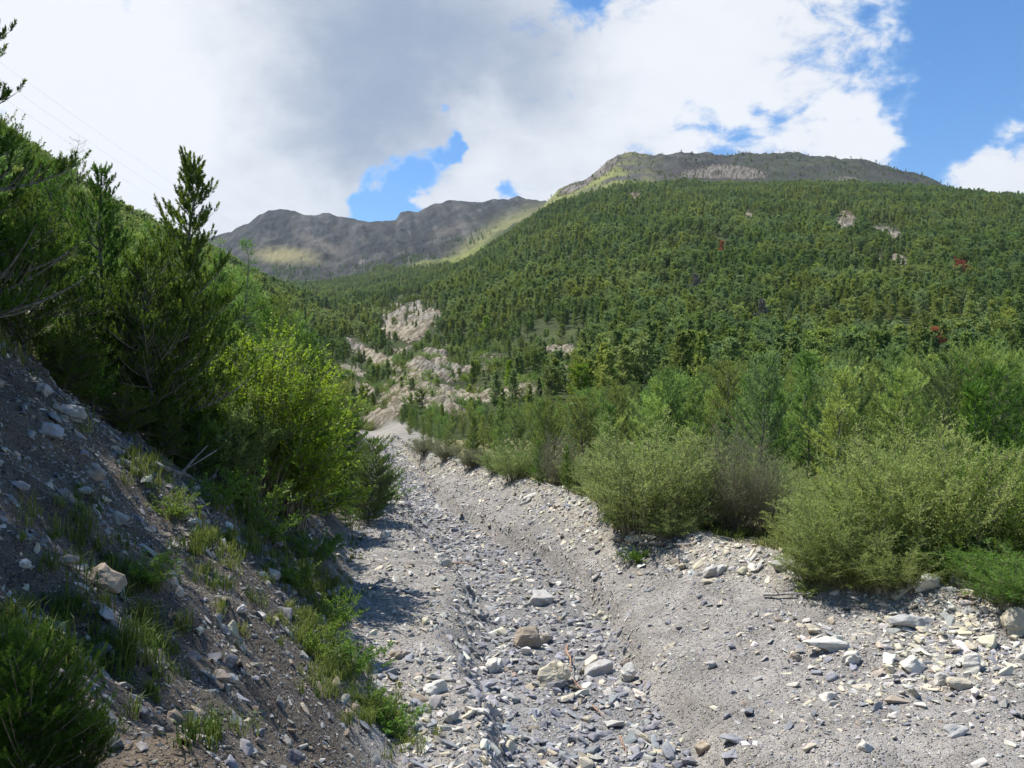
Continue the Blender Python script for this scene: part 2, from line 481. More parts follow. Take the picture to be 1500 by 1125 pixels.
def farmat():
    m, nt = newmat('mountain_ground')
    base = N(nt, 'ShaderNodeAttribute', attribute_name='base').outputs['Color']
    rock = N(nt, 'ShaderNodeAttribute', attribute_name='rock').outputs['Fac']
    rcol = N(nt, 'ShaderNodeAttribute', attribute_name='rockcol').outputs['Color']
    scl = N(nt, 'ShaderNodeAttribute', attribute_name='grain').outputs['Fac']
    geo = N(nt, 'ShaderNodeNewGeometry')
    P = N(nt, 'ShaderNodeVectorMath', {0: geo.outputs['Position'], 3: scl}, operation='SCALE').outputs[0]
    # dipping beds: layers tilted about the valley axis
    mp = N(nt, 'ShaderNodeMapping', {'Vector': P, 'Rotation': (math.radians(-25), math.radians(38), 0)})
    warp = N(nt, 'ShaderNodeTexNoise', {'Vector': P, 'Scale': .35, 'Detail': 4})
    mp2 = N(nt, 'ShaderNodeVectorMath', {0: mp.outputs[0], 1: warp.outputs['Color']}, operation='ADD')
    mp3 = N(nt, 'ShaderNodeMapping', {'Vector': mp2.outputs[0], 'Scale': (.22, .22, 3.2)})
    bed = N(nt, 'ShaderNodeTexNoise', {'Vector': mp3.outputs[0], 'Scale': 1.0, 'Detail': 5, 'Roughness': .6})
    rough = N(nt, 'ShaderNodeTexNoise', {'Vector': P, 'Scale': 1.3, 'Detail': 8, 'Roughness': .7})
    big = N(nt, 'ShaderNodeTexNoise', {'Vector': P, 'Scale': .22, 'Detail': 6, 'Roughness': .6})
    rk = mixc(nt, maprange(nt, bed.outputs[0], .44, .56, 0, .9), rcol, mixc(nt, 1.0, rcol, (.42, .40, .37), 'MULTIPLY'))
    rk = mixc(nt, maprange(nt, rough.outputs[0], .5, .7, 0, .5), rk, mixc(nt, 1.0, rcol, (1.3, 1.28, 1.2), 'MULTIPLY'))
    gr = mixc(nt, maprange(nt, rough.outputs[0], .35, .65, 0, .6), base, mixc(nt, 1.0, base, (.55, .58, .5), 'MULTIPLY'))
    gr = mixc(nt, maprange(nt, big.outputs[0], .4, .65, 0, .5), gr, mixc(nt, 1.0, base, (1.35, 1.3, 1.25), 'MULTIPLY'))
    edge = M(nt, 'ADD', rock, M(nt, 'MULTIPLY', M(nt, 'SUBTRACT', rough.outputs[0], .5), 1.7))
    rf = maprange(nt, edge, .50, .66, 0, 1)
    c = mixc(nt, rf, gr, rk)
    h = M(nt, 'ADD', M(nt, 'MULTIPLY', bed.outputs[0], M(nt, 'MULTIPLY', rf, 2.2)), M(nt, 'MULTIPLY', rough.outputs[0], .8))
    bp = N(nt, 'ShaderNodeBump', {'Strength': .8, 'Distance': M(nt, 'DIVIDE', .9, scl), 'Height': h})
    bs = N(nt, 'ShaderNodeBsdfPrincipled', {'Base Color': c, 'Roughness': .95, 'Normal': bp.outputs[0], 'Specular IOR Level': .1})
    o = N(nt, 'ShaderNodeOutputMaterial')
    nt.links.new(bs.outputs[0], o.inputs[0])
    return m


MAT_G = groundmat()
MAT_F = farmat()
MAT_ROCK = rockmat('stone')
MAT_BOULD = rockmat('boulder_stone', None, 2.6)
MAT_ROCKI = rockmat('loose_stone', 'tint3')
BARK = barkmat('pine_bark', (.16, .12, .095), (.30, .25, .21))
BARKG = barkmat('grey_bark', (.10, .09, .078), (.25, .235, .21))
WOOD = barkmat('weathered_wood', (.22, .20, .18), (.46, .43, .39), 9)
TWIG = barkmat('willow_bark', (.15, .135, .085), (.27, .245, .17), 20)
L_HERO = leafmat('dark_needles', (.027, .066, .009), (.145, .265, .035), .44, .14, .02)
L_YOUNG = leafmat('young_needles', (.11, .185, .036), (.31, .43, .105), .42, .30, .03)
L_FOREST = leafmat('forest_needles', (.082, .143, .035), (.26, .36, .095), .45, .24, .018, patch=.14)
L_LARCH = leafmat('larch_needles', (.08, .17, .03), (.20, .36, .06), .45, .15)
L_SPRUCE = leafmat('bright_needles', (.06, .15, .015), (.15, .30, .03), .4, .1)
L_WILLOW = leafmat('willow_leaves', (.17, .25, .06), (.35, .46, .15), .42, .10, .012)
L_OLIVE = leafmat('olive_leaves', (.18, .255, .055), (.37, .47, .13), .42, .08, .01)
L_GREYW = leafmat('grey_leaves', (.17, .19, .10), (.27, .29, .17), .35, .1, .01)
L_MAPLE = leafmat('yellow_green_leaves', (.10, .205, .012), (.315, .455, .030), .52, .12, .015, tsat=1.0)
L_BUSH = leafmat('fresh_leaves', (.065, .15, .014), (.19, .33, .04), .45, .14)
L_RED = leafmat('dead_red_needles', (.30, .10, .035), (.48, .19, .08), .25, .15)
L_GREY = leafmat('dead_grey_twigs', (.16, .15, .13), (.26, .24, .21), .1, .15)
L_YEL = leafmat('bright_leaves', (.14, .25, .02), (.26, .38, .04), .45, .15)
L_GRASS = leafmat('grass_blades', (.040, .095, .012), (.25, .29, .07), .4, .15)

# ------------------------------------------------------------------ terrain meshes
BLOBS = [  # bare rock on the slopes: photo x, y, half sizes, tilt, strength
    (597, 478, 46, 36, 0, 1.7), (578, 506, 34, 16, 30, 1.0), (545, 526, 56, 15, 24, 1.1), (530, 484, 54, 9, 8, .85), (515, 568, 40, 28, 30, .95), (610, 440, 16, 9, 0, .8),
    (572, 604, 26, 66, 32, 1.3), (612, 556, 26, 42, 30, 1.2), (640, 522, 26, 30, 20, 1.0), (650, 560, 30, 40, 15, 1.05), (690, 582, 54, 20, -8, .78),
    (706, 540, 44, 30, 0, .66), (642, 596, 50, 20, 0, 1.1), (765, 572, 36, 16, 0, .75), (832, 528, 48, 22, 0, .7), (885, 553, 50, 10, -5, 1.1),
    (1240, 330, 17, 20, 0, 1.0), (1300, 345, 32, 15, 15, 1.0), (1316, 385, 13, 11, 0, 1.15), (1098, 320, 12, 9, 0, 1.1), (1050, 530, 30, 8, 0, .8), (930, 288, 12, 7, 0, .9), (1205, 320, 10, 6, 0, .8), (1290, 380, 8, 6, 0, .9),
    (455, 430, 20, 6, 10, .5), (470, 470, 24, 6, 12, .6)]
MEAD = [(480, 462, 40, 14, 12, 1.), (505, 432, 30, 10, 0, .9), (540, 455, 30, 9, 10, .8), (590, 418, 8, 16, 0, .8), (620, 385, 22, 10, -20, .8), (680, 372, 40, 20, -28, 1.1)]


def blobs(B, px, py):
    t = np.zeros_like(px)
    for x, y, a, b, an, s in B:
        c, sn = math.cos(math.radians(an)), math.sin(math.radians(an))
        dx, dy = px - x, py - y
        # positive tilt leans the long axis down to the right for wide blobs, up to the right for tall ones
        if b > a:
            p, q = dx * c + dy * sn, -dx * sn + dy * c
        else:
            p, q = dx * c + dy * sn, -dx * sn + dy * c
        t = np.maximum(t, s * np.exp(-((p / a) ** 2 + (q / b) ** 2) ** 1.5))
    return t


def far_masks(x, y, z):
    px, py = proj(x, y, z)
    n = fbm(x / (9 + .03 * y), y / (14 + .05 * y), 4, 81)
    rock = blobs(BLOBS, px, py) * ss(80, 100, y) * ss(1750, 1600, y)
    n = n + .6 * fbm((x * .8 + y * .5) / (5 + .012 * y), (y - x * .3) / (22 + .05 * y), 3, 87)
    rock = np.clip(rock + (.15 + .85 * ss(1100, 500, y)) * (n - .10) * ss(.05, .3, rock), 0, 1.3)
    mead = blobs(MEAD, px, py) * ss(500, 700, y)
    return px, py, rock, np.clip(mead, 0, 1)


def build_terrain():
    # near ground, world grid
    def axis(segs):
        out = []
        for a, b, s in segs:
            out.append(np.arange(a, b, s))
        return np.concatenate(out + [[segs[-1][1]]])
    xs = axis([(-70, -30, 1.6), (-30, -14, .45), (-14, -7, .16), (-7, 11, .09), (11, 16, .22), (16, 40, .7), (40, 90, 2.2)])
    ys = axis([(-14, 1, .5), (1, 9, .11), (9, 24, .10), (24, 36, .18), (36, 60, .32), (60, 64.01, .5)])
    X, Y = np.meshgrid(xs, ys)
    z, r, dl, dr, dt, ft = h_near(X, Y, True)
    Z = hgt(X, Y)
    nx, ny = len(xs), len(ys)
    V = np.stack([X, Y, Z], -1).reshape(-1, 3)
    i = (np.arange(ny - 1)[:, None] * nx + np.arange(nx - 1)[None])
    Q = np.stack([i, i + 1, i + nx + 1, i + nx], -1)
    # colours of the ground itself
    n1 = fbm(X / 1.4, Y / 1.4, 4, 91); n2 = fbm(X / 5, Y / 5, 3, 92)
    grey = np.array([.318, .297, .270]); slate = np.array([.27, .26, .25]); tan = np.array([.39, .355, .29])
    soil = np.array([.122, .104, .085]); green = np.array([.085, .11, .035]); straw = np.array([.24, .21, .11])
    c = np.empty(X.shape + (3,)); c[:] = grey
    ch = ss(.1, .5, dl) * ss(.25, -.2, dr)
    c += ch[..., None] * (slate - grey) * .9
    w = ss(-1.6, -.2, dt + n1 * .7)
    c += w[..., None] * (tan - c) * .8
    wt = ss(.5, 1.6, dt + n1 * .8)
    c += wt[..., None] * (straw * .7 + green * .3 - c)
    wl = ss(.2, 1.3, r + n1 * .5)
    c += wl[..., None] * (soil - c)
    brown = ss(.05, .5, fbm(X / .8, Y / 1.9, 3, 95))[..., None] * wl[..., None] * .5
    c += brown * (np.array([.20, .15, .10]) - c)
    gz = ss(6.4, 7.6, r + 1.0 * n2 + .4 * n1) * ss(9, 14, Y)
    gz = np.maximum(gz, ss(.15, .5, n2 + .35 * n1 - .35) * ss(.6, 2., r) * ss(12, 17, Y))
    gz = np.maximum(gz, ss(20, 30, Y) * ss(1.2, 2.6, r + n1))
    c += gz[..., None] * (green * .8 + straw * .2 - c)
    grv = np.clip(1 - gz - wt * .8, 0, 1)
    c = np.clip(c, 0, 1)
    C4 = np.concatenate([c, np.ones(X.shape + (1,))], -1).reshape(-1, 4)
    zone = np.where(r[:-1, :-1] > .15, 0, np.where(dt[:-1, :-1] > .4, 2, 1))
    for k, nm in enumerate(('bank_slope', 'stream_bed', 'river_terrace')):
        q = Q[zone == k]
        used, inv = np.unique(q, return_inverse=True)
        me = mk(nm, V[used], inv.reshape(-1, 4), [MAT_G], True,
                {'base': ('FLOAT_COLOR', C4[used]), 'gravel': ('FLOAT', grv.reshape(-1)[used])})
        link(nm, me, kind='structure')
    # slopes and mountains, fan grid
    us = np.concatenate([np.linspace(-1.9, -.75, 40)[:-1], np.linspace(-.75, -.36, 90)[:-1], np.linspace(-.36, .15, 330)[:-1], np.linspace(.15, .72, 260)[:-1], np.linspace(.72, 1.9, 40)])
    yy = np.concatenate([[62.], np.exp(np.linspace(math.log(64), math.log(1850), 330)), np.linspace(1862, 2500, 70), np.linspace(2520, 4480, 120), [4500], np.linspace(4540, 8000, 24)])
    U, Y = np.meshgrid(us, yy)
    X = U * Y
    Z = hgt(X, Y)
    px, py, rock, mead = far_masks(X, Y, Z)
    # beds stand proud as ledges where rock is bare
    lay = (Z + .55 * X + .3 * Y) / (2.2 + .006 * Y)
    Z = Z + np.clip(rock, 0, 1) * ss(80, 110, Y) * ss(1500, 1200, Y) * (.9 + .0022 * Y) * (np.abs((lay % 1) - .5) * 2 + .6 * ridged(X / (5 + Y * .012), Y / (5 + Y * .012), 3, 83))
    V = np.stack([X, Y, Z], -1).reshape(-1, 3)
    nx, ny = len(us), len(yy)
    i = (np.arange(ny - 1)[:, None] * nx + np.arange(nx - 1)[None])
    Q = np.stack([i, i + 1, i + nx + 1, i + nx], -1)
    n1 = fbm(X / 60, Y / 60, 4, 101); n2 = fbm(X / 260, Y / 260, 4, 102)
    gnear = np.array([.075, .10, .035]); gforest = np.array([.05, .065, .025]); meadow = np.array([.17, .185, .055]); straw = np.array([.40, .37, .22])
    slate = np.array([.027, .030, .029]); scree = np.array([.082, .084, .078])  # slate holds the cloud shadow painted on the back ridge
    c = np.empty(X.shape + (3,)); c[:] = gforest
    c += ss(.1, .6, n1)[..., None] * (np.array([.11, .13, .045]) - c) * ss(1500, 1200, Y)[..., None]
    c += mead[..., None] * (meadow - c)
    bedm = ss(3.4, 2.2, np.abs(X - chan(np.minimum(Y, 110)) - .6)) * ss(108, 96, Y)
    c += bedm[..., None] * (np.array([.33, .31, .28]) - c)
    rock = rock * (1 - bedm)
    # back ridge: shale painted dark as cloud shadow, grass bands pale as sunlit stripes
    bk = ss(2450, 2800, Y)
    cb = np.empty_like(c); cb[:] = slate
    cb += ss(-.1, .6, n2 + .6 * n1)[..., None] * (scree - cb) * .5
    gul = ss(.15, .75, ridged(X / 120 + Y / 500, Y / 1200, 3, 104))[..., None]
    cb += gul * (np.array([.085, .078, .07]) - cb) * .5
    def band(x0, y0, a, b, an):
        t = math.radians(an); dx, dy = px - x0, py - y0
        p, q = dx * math.cos(t) + dy * math.sin(t), -dx * math.sin(t) + dy * math.cos(t)
        return np.exp(-((p / a) ** 2 + (q / b) ** 2) ** 1.4)
    stk = fbm(X / 26 + Z / 70, Z / 260, 4, 108) + .6 * fbm(X / 60 - Z / 55, Z / 200, 3, 109)
    cb *= (1 + .65 * np.clip(stk, -.7, 1.2))[..., None]
    cb += (ss(.25, .6, stk) * ss(-.2, .4, n1))[..., None] * (np.array([.17, .15, .12]) - cb) * .5
    g1 = np.clip(band(415, 375, 46, 13, 3) * 1.2 + .4 * n1 * band(415, 375, 60, 20, 3), 0, 1)  # left sunlit stripe, painted into the grass colour
    g2 = np.clip(band(735, 345, 80, 22, -30) * 1.2 + band(690, 378, 40, 14, -35), 0, 1)  # right sunlit stripe, painted into the meadow colour
    g3 = np.clip(band(470, 358, 40, 8, 25) * .6 + band(660, 335, 30, 8, -20) * .5, 0, 1)
    cb += g1[..., None] * (straw * np.array([.52, .50, .40]) - cb)
    cb += g2[..., None] * (np.array([.17, .17, .07]) - cb)
    cb += g3[..., None] * (np.array([.16, .14, .11]) - cb)
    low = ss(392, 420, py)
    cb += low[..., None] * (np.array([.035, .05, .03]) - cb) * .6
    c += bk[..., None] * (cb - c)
    # the right summit: grey scree, green ramp on its left flank, tan crag on the shoulder
    tp = ss(1620, 1800, Y) * (1 - bk) * ss(780, 800, px)
    ct = np.empty_like(c); ct[:] = np.array([.055, .054, .05])
    ct += ss(0, .5, n1)[..., None] * (np.array([.09, .087, .08]) - ct)
    gl = np.clip(ss(1000, 860, px) * .9 + ss(238, 262, py) * ss(980, 900, px), 0, 1) * ss(.55, -.2, n1)
    ct += gl[..., None] * (np.array([.20, .21, .075]) - ct)
    gd = ss(1040, 1110, px) * ss(-.35, .35, n1 + .2)
    ct += gd[..., None] * (np.array([.055, .065, .04]) - ct) * .8
    pale = np.clip(band(1075, 252, 60, 12, 5) + band(1005, 258, 60, 10, 0) * .6 + band(1240, 262, 26, 6, 0) * .7, 0, 1)
    c += tp[..., None] * (ct - c)
    rockcol = np.empty_like(c); rockcol[:] = np.array([.33, .29, .215])
    rockcol += ss(-.3, .4, n1)[..., None] * (np.array([.27, .255, .235]) - rockcol) * .7
    rockcol += ss(700, 1000, Y)[..., None] * (np.array([.25, .20, .135]) - rockcol)
    rockcol += (tp * 1.)[..., None] * (np.array([.21, .185, .155]) - rockcol)
    crag = np.clip(band(888, 240, 20, 12, -35) * 1.2 + band(845, 272, 34, 7, -25) * .9, 0, 1)
    rock = np.clip(np.maximum(rock, tp * np.maximum(pale * 1.1, crag * 1.2)), 0, 1.2)
    grain = np.clip(120. / Y, .03, 1.0) ** .75
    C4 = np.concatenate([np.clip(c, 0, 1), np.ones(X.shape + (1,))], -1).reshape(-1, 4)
    R4 = np.concatenate([np.clip(rockcol, 0, 1), np.ones(X.shape + (1,))], -1).reshape(-1, 4)
    yc = Y[:-1, :-1]; pxc = px[:-1, :-1]
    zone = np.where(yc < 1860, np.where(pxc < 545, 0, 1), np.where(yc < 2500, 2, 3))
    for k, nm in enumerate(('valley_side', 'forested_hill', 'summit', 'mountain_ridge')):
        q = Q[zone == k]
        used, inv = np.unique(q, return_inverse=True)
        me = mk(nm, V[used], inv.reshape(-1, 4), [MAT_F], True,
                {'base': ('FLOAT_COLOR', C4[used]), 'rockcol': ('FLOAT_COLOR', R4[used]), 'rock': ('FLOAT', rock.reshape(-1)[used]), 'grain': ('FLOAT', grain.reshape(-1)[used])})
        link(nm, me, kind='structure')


build_terrain()


# ------------------------------------------------------------------ tree makers
def conifer(seed, h, width, whorls, per, crown0=.12, el=(15, 40), up=.25, brush_n=14, nl=.09, nw=.012, bl=.22, step=.17, lat=.5, prof='cone', trunk_r=None, irregular=.25, mats=(None, None), bare=.15, lean=(0, 0), sides=5, latn=1.0, candle=0.0):
    g = np.random.default_rng(seed)
    tr = trunk_r or h * .014
    nz = 9
    tz = np.linspace(0, 1, nz)
    wob = np.cumsum(g.normal(0, .012 * h, (nz, 2)), axis=0); wob -= wob[0]
    T = np.stack([wob[:, 0] + lean[0] * h * tz ** 1.3, wob[:, 1] + lean[1] * h * tz ** 1.3, h * tz - .12 * (1 - tz)], -1)
    paths = [(T, tr * (1 - .93 * tz) + .002)]
    P, D, L = [], [], []
    zs = crown0 + (1 - crown0) * (np.arange(whorls) + .5) / whorls
    for wi, zf in enumerate(zs):
        rel = (zf - crown0) / (1 - crown0)
        if prof == 'cone':
            pr = (1 - rel) ** .8 * min(1, .55 + rel * 2.2)
        elif prof == 'round':
            pr = math.sqrt(max(0, 1 - (rel * 1.15 - .28) ** 2 / .85)) if rel < .95 else .25
            pr *= min(1, .5 + rel * 2)
        else:                                            # column
            pr = (1 - rel) ** .55
        kk = max(2, int(round(per * (1 - .35 * rel) + g.uniform(-.7, .7))))
        ph0 = g.uniform(0, 2 * PI)
        for b in range(kk):
            ph = ph0 + 2 * PI * b / kk + g.normal(0, .3)
            l = max(.25 * bl + .12, width * .5 * pr * (1 + g.normal(0, irregular)))
            e = math.radians(g.uniform(el[0], el[1])) + rel * .35
            zz = zf + g.normal(0, .25 / whorls)
            o = np.array([np.interp(zz, tz, T[:, k]) for k in range(3)])
            s = np.linspace(0, 1, 6)
            dh = np.array([math.cos(ph), math.sin(ph), 0])
            side = np.array([-math.sin(ph), math.cos(ph), 0])
            C = o + (l * s * math.cos(e))[:, None] * dh + (l * (s * math.sin(e) + up * s ** 2.2))[:, None] * np.array([0, 0, 1.]) + (g.normal(0, .08) * l * s ** 2)[:, None] * side
            br = max(.006, tr * .42 * (l / (width * .5 + .01)) * (1 - .5 * rel))
            paths.append((C, br * (1 - .85 * s) + .002))
            nsh = max(2, int(l / step))
            for q in range(nsh + 1):
                t = bare + (1 - bare) * (q + g.uniform(-.3, .3)) / nsh
                t = min(max(t, 0), 1)
                p = np.array([np.interp(t, s, C[:, k]) for k in range(3)])
                tan = C[min(5, int(t * 5) + 1)] - C[min(4, int(t * 5))]
                tan = tan / (np.linalg.norm(tan) + 1e-9)
                P.append(p); D.append(tan + np.array([0, 0, candle])); L.append(bl * g.uniform(.8, 1.2))
                if q == nsh:
                    continue
                ll = lat * l * (1 - t) + bl * .5
                for sg in ((-1, 1) if g.random() < latn else (g.choice([-1, 1]),)):
                    d2 = tan * .75 + side * sg * g.uniform(.6, 1.1) + np.array([0, 0, g.uniform(-.05, .35) + candle])
                    d2 /= np.linalg.norm(d2)
                    m = max(1, int(ll / (bl * 1.05)))
                    for r_ in range(m):
                        P.append(p + d2 * ll * (r_ + .4) / m); D.append(d2 + g.normal(0, .22, 3) + np.array([0, 0, candle * .8])); L.append(bl * g.uniform(.7, 1.15))
                    if ll > .45:
                        paths.append((np.stack([p, p + d2 * ll * .5, p + d2 * ll]), np.array([br * .4, br * .28, .002])))
    # leader
    P.append(T[-1] - np.array([0, 0, bl * .6])); D.append(np.array([0, 0, 1.])); L.append(bl * 1.5)
    V, Fq, tint = brushes(np.array(P), np.array(D), np.array(L), brush_n, nl, nw, g=g)
    crown = mk('crown', V, Fq, [mats[0]], False, {'tint': ('FLOAT', tint)})
    tv, tf = tubes(paths, sides)
    trunk = mk('trunk', tv, tf, [mats[1]], True)
    return crown, trunk


def shrub(seed, h, width, stems, leaf_n, ll, lw, mats, base=.25, arch=.5, lean=(0, 0), twigs=8, droop=.15, bare=.25, updir=.4, stemr=.012, fill=1.0):
    """many stems from one stool; leaves along twigs"""
    g = np.random.default_rng(seed)
    paths, P, D = [], [], []
    for i in range(stems):
        ph = g.uniform(0, 2 * PI)
        q = math.sqrt(g.random())
        out = q * width * .5
        hh = h * (1 - .45 * q ** 2) * g.uniform(.72, 1.06)
        if g.random() < .3 * fill:
            hh *= g.uniform(.35, .75)
        b = np.array([math.cos(ph), math.sin(ph), 0]) * g.uniform(0, base) * width * .5
        s = np.linspace(0, 1, 7)
        dh = np.array([math.cos(ph + g.normal(0, .25)), math.sin(ph + g.normal(0, .25)), 0])
        C = b + (out * s ** (1 + arch * .6))[:, None] * dh + (hh * (s - arch * .18 * s ** 3) / (1 - arch * .18))[:, None] * np.array([0, 0, 1.])
        C = C + (s ** 1.2)[:, None] * np.array([lean[0], lean[1], 0]) * hh
        C[1:] += g.normal(0, .015 * h, (6, 3))
        C[0, 2] -= .15
        sr = stemr * g.uniform(.7, 1.3)
        paths.append((C, sr * (1 - .85 * s) + .0015))
        for k in range(twigs):
            t = bare + (1 - bare) * g.random() ** .8
            p = np.array([np.interp(t, s, C[:, a]) for a in range(3)])
            j = min(5, int(t * 6))
            tan = C[j + 1] - C[j]; tan /= np.linalg.norm(tan) + 1e-9
            d = tan * .7 + g.normal(0, .5, 3); d[2] = d[2] * .6 + .25; d /= np.linalg.norm(d)
            tl = h * g.uniform(.08, .2) * (1.15 - .5 * t)
            e = p + d * tl
            paths.append((np.stack([p, (p + e) / 2 + g.normal(0, .02 * h, 3) * .3, e]), np.array([sr * .35, sr * .25, .001])))
            for m in range(leaf_n):
                f = (m + g.random()) / leaf_n
                P.append(p + d * tl * f + g.normal(0, .01, 3)); D.append(d)
    P, D = np.array(P), np.array(D)
    V, Fq = leaves(P, D, ll, lw, g, droop, updir)
    cl = np.clip(.5 + .35 * g.normal(0, .5, len(P)) + .25 * (P[:, 2] / h - .5), 0, 1)
    fo = mk('foliage', V, Fq, [mats[0]], False, {'tint': ('FLOAT', np.repeat(cl, 4))})
    tv, tf = tubes(paths, 4)
    st = mk('stems', tv, tf, [mats[1]], True)
    return fo, st


def tree(name, meshes, loc, rz, sc, label, cat, group=None, parts=('crown', 'trunk'), mats=None, tilt=(0, 0)):
    e = bpy.data.objects.new(name, None)
    e.empty_display_size = .3
    COL.objects.link(e)
    e.location = loc
    e.rotation_euler = (tilt[0], tilt[1], rz)
    e.scale = sc if isinstance(sc, tuple) else (sc, sc, sc)
    tag(e, label, cat, group)
    for k, (pn, me) in enumerate(zip(parts, meshes)):
        o = bpy.data.objects.new(pn, me)
        COL.objects.link(o)
        o.parent = e
        if mats and mats[k]:
            o.material_slots[0].link = 'OBJECT'
            o.material_slots[0].material = mats[k]
    return e


# ------------------------------------------------------------------ scatter as one object
def scatter(name, P, rot, scl, vid, col, protos, label=None, attr='tint3'):
    me = bpy.data.meshes.new(name)
    me.vertices.add(len(P))
    me.vertices.foreach_set('co', np.asarray(P, np.float32).ravel())
    for an, ty, key, arr in (('rot', 'FLOAT_VECTOR', 'vector', rot), ('scl', 'FLOAT_VECTOR', 'vector', scl), ('vid', 'INT', 'value', vid), (attr, 'FLOAT_COLOR', 'color', col)):
        a = me.attributes.new(an, ty, 'POINT')
        a.data.foreach_set(key, np.asarray(arr, np.int32 if ty == 'INT' else np.float32).ravel())
    ng = bpy.data.node_groups.new(name + '_nodes', 'GeometryNodeTree')
    ng.interface.new_socket('Geometry', in_out='INPUT', socket_type='NodeSocketGeometry')
    ng.interface.new_socket('Geometry', in_out='OUTPUT', socket_type='NodeSocketGeometry')
    gi, go = ng.nodes.new('NodeGroupInput'), ng.nodes.new('NodeGroupOutput')
    jn = ng.nodes.new('GeometryNodeJoinGeometry')
    for pr in protos:
        oi = ng.nodes.new('GeometryNodeObjectInfo')
        oi.inputs['Object'].default_value = pr
        oi.inputs['As Instance'].default_value = True
        ng.links.new(oi.outputs['Geometry'], jn.inputs[0])
    ip = ng.nodes.new('GeometryNodeInstanceOnPoints')
    ip.inputs['Pick Instance'].default_value = True
    ng.links.new(gi.outputs[0], ip.inputs['Points'])
    ng.links.new(jn.outputs[0], ip.inputs['Instance'])
    for an, ty, so in (('vid', 'INT', 'Instance Index'), ('rot', 'FLOAT_VECTOR', None), ('scl', 'FLOAT_VECTOR', 'Scale')):
        na = ng.nodes.new('GeometryNodeInputNamedAttribute')
        na.data_type = ty
        na.inputs['Name'].default_value = an
        out = [s for s in na.outputs if s.enabled and s.name == 'Attribute'][0]
        if an == 'rot':
            er = ng.nodes.new('FunctionNodeEulerToRotation')
            ng.links.new(out, er.inputs[0])
            ng.links.new(er.outputs[0], ip.inputs['Rotation'])
        else:
            ng.links.new(out, ip.inputs[so])
    ng.links.new(ip.outputs[0], go.inputs[0])
    o = bpy.data.objects.new(name, me)
    COL.objects.link(o)
    md = o.modifiers.new('scatter', 'NODES')
    md.node_group = ng
    tag(o, label, None, None, 'stuff')
    return o


# ------------------------------------------------------------------ forest on the slopes
FOR = []
for k in range(5):
    w = (4.8, 5.2, 3.8, 4.2, 5.4)[k]
    FOR.append(conifer(200 + k, 10, w, (11, 10, 13, 10, 12)[k], (5, 6, 5, 5, 6)[k], crown0=(.16, .24, .12, .30, .18)[k], el=(2, 32), up=.12, brush_n=7, nl=.46, nw=.24, bl=.50, step=.72, lat=.5,
                       prof=('cone', 'round', 'cone', 'column', 'cone')[k], trunk_r=.15, irregular=.28, mats=(L_FOREST, BARK), bare=.30, sides=4))


def merged(crown, trunk, name):
    parts = []
    off = 0
    VV, FF, mi, ti = [], [], [], []
    for k, me in enumerate((crown, trunk)):
        n = len(me.vertices)
        v = np.empty(n * 3, np.float32); me.attributes['position'].data.foreach_get('vector', v)
        f = np.empty(len(me.loops), np.int32); me.loops.foreach_get('vertex_index', f)
        VV.append(v.reshape(-1, 3)); FF.append(f.reshape(-1, 4) + off)
        t = np.full(n, .5, np.float32)
        if 'tint' in me.attributes:
            me.attributes['tint'].data.foreach_get('value', t)
        ti.append(t); mi.append(np.full(len(me.polygons), k))
        off += n
    me = mk(name, np.concatenate(VV), np.concatenate(FF), [crown.materials[0], trunk.materials[0]], False, {'tint': ('FLOAT', np.concatenate(ti))}, np.concatenate(mi))
    return bpy.data.objects.new(name, me)


def sample_slope(y0, y1, u0, u1, sp, seed):
    g = np.random.default_rng(seed)
    xs, ys = [], []
    y = y0
    while y < y1:
        s = sp(y)
        u = np.arange(u0, u1, s / y)
        xs.append((u + g.uniform(-.42, .42, len(u)) * s / y) * y)
        ys.append(y + g.uniform(-.42, .42, len(u)) * s)
        y += s
    return np.concatenate(xs), np.concatenate(ys)


_ub = np.linspace(-.9, .9, 361)
_yb = np.exp(np.linspace(math.log(64), math.log(2600), 420))
_U, _Y = np.meshgrid(_ub, _yb)
_Z = hgt(_U * _Y, _Y)
_HM = np.maximum.accumulate((_Z + 2.5 * ss(95, 160, _Y)) / _Y, axis=0)


def seen(x, y, ztop):
    """is the top of a tree clear of the ground in front of it"""
    iu = np.clip(np.round((x / y + .9) / 1.8 * 360).astype(int), 0, 360)
    iy = np.clip(np.searchsorted(_yb, y * .985) - 1, 0, 419)
    return ztop / y > _HM[iy, iu]


fx, fy = sample_slope(100, 1640, -.86, .86, lambda y: 4.5 + 2.9 * min(1, (y - 100) / 900), 31)
fz = hgt(fx, fy)
fpx, fpy, frock, fmead = far_masks(fx, fy, fz)
g = np.random.default_rng(77)
clump = fbm(fx / 30, fy / 30, 3, 111)
fh = (8.0 + 3.2 * ss(130, 700, fy)) * (1 + .28 * clump) * g.uniform(.68, 1.25, len(fx))
keep = g.random(len(fx)) > np.clip(frock * 1.6 - .25, 0, .92)
keep &= g.random(len(fx)) > fmead * .97
gap = fbm(fx / 55 + 3, fy / 90, 3, 113)
keep &= g.random(len(fx)) > .8 * ss(.22, .5, gap) * ss(150, 300, fy)
keep &= ~((fpx < 640) & (fpy < 412) & (fy > 1000) & (fmead + g.random(len(fx)) * .4 > .3))
keep &= ~((np.abs(fpx - 562 - (640 - fpy) * .1) < 14) & (fpy > 560) & (fpx < 600))
sil = ss(775, 830, fpx) * ss(1500, 1600, fy)
keep &= g.random(len(fx)) > .75 * ss(1330, 1480, fy) * ss(900, 820, fpx) * ss(700, 760, fpx)
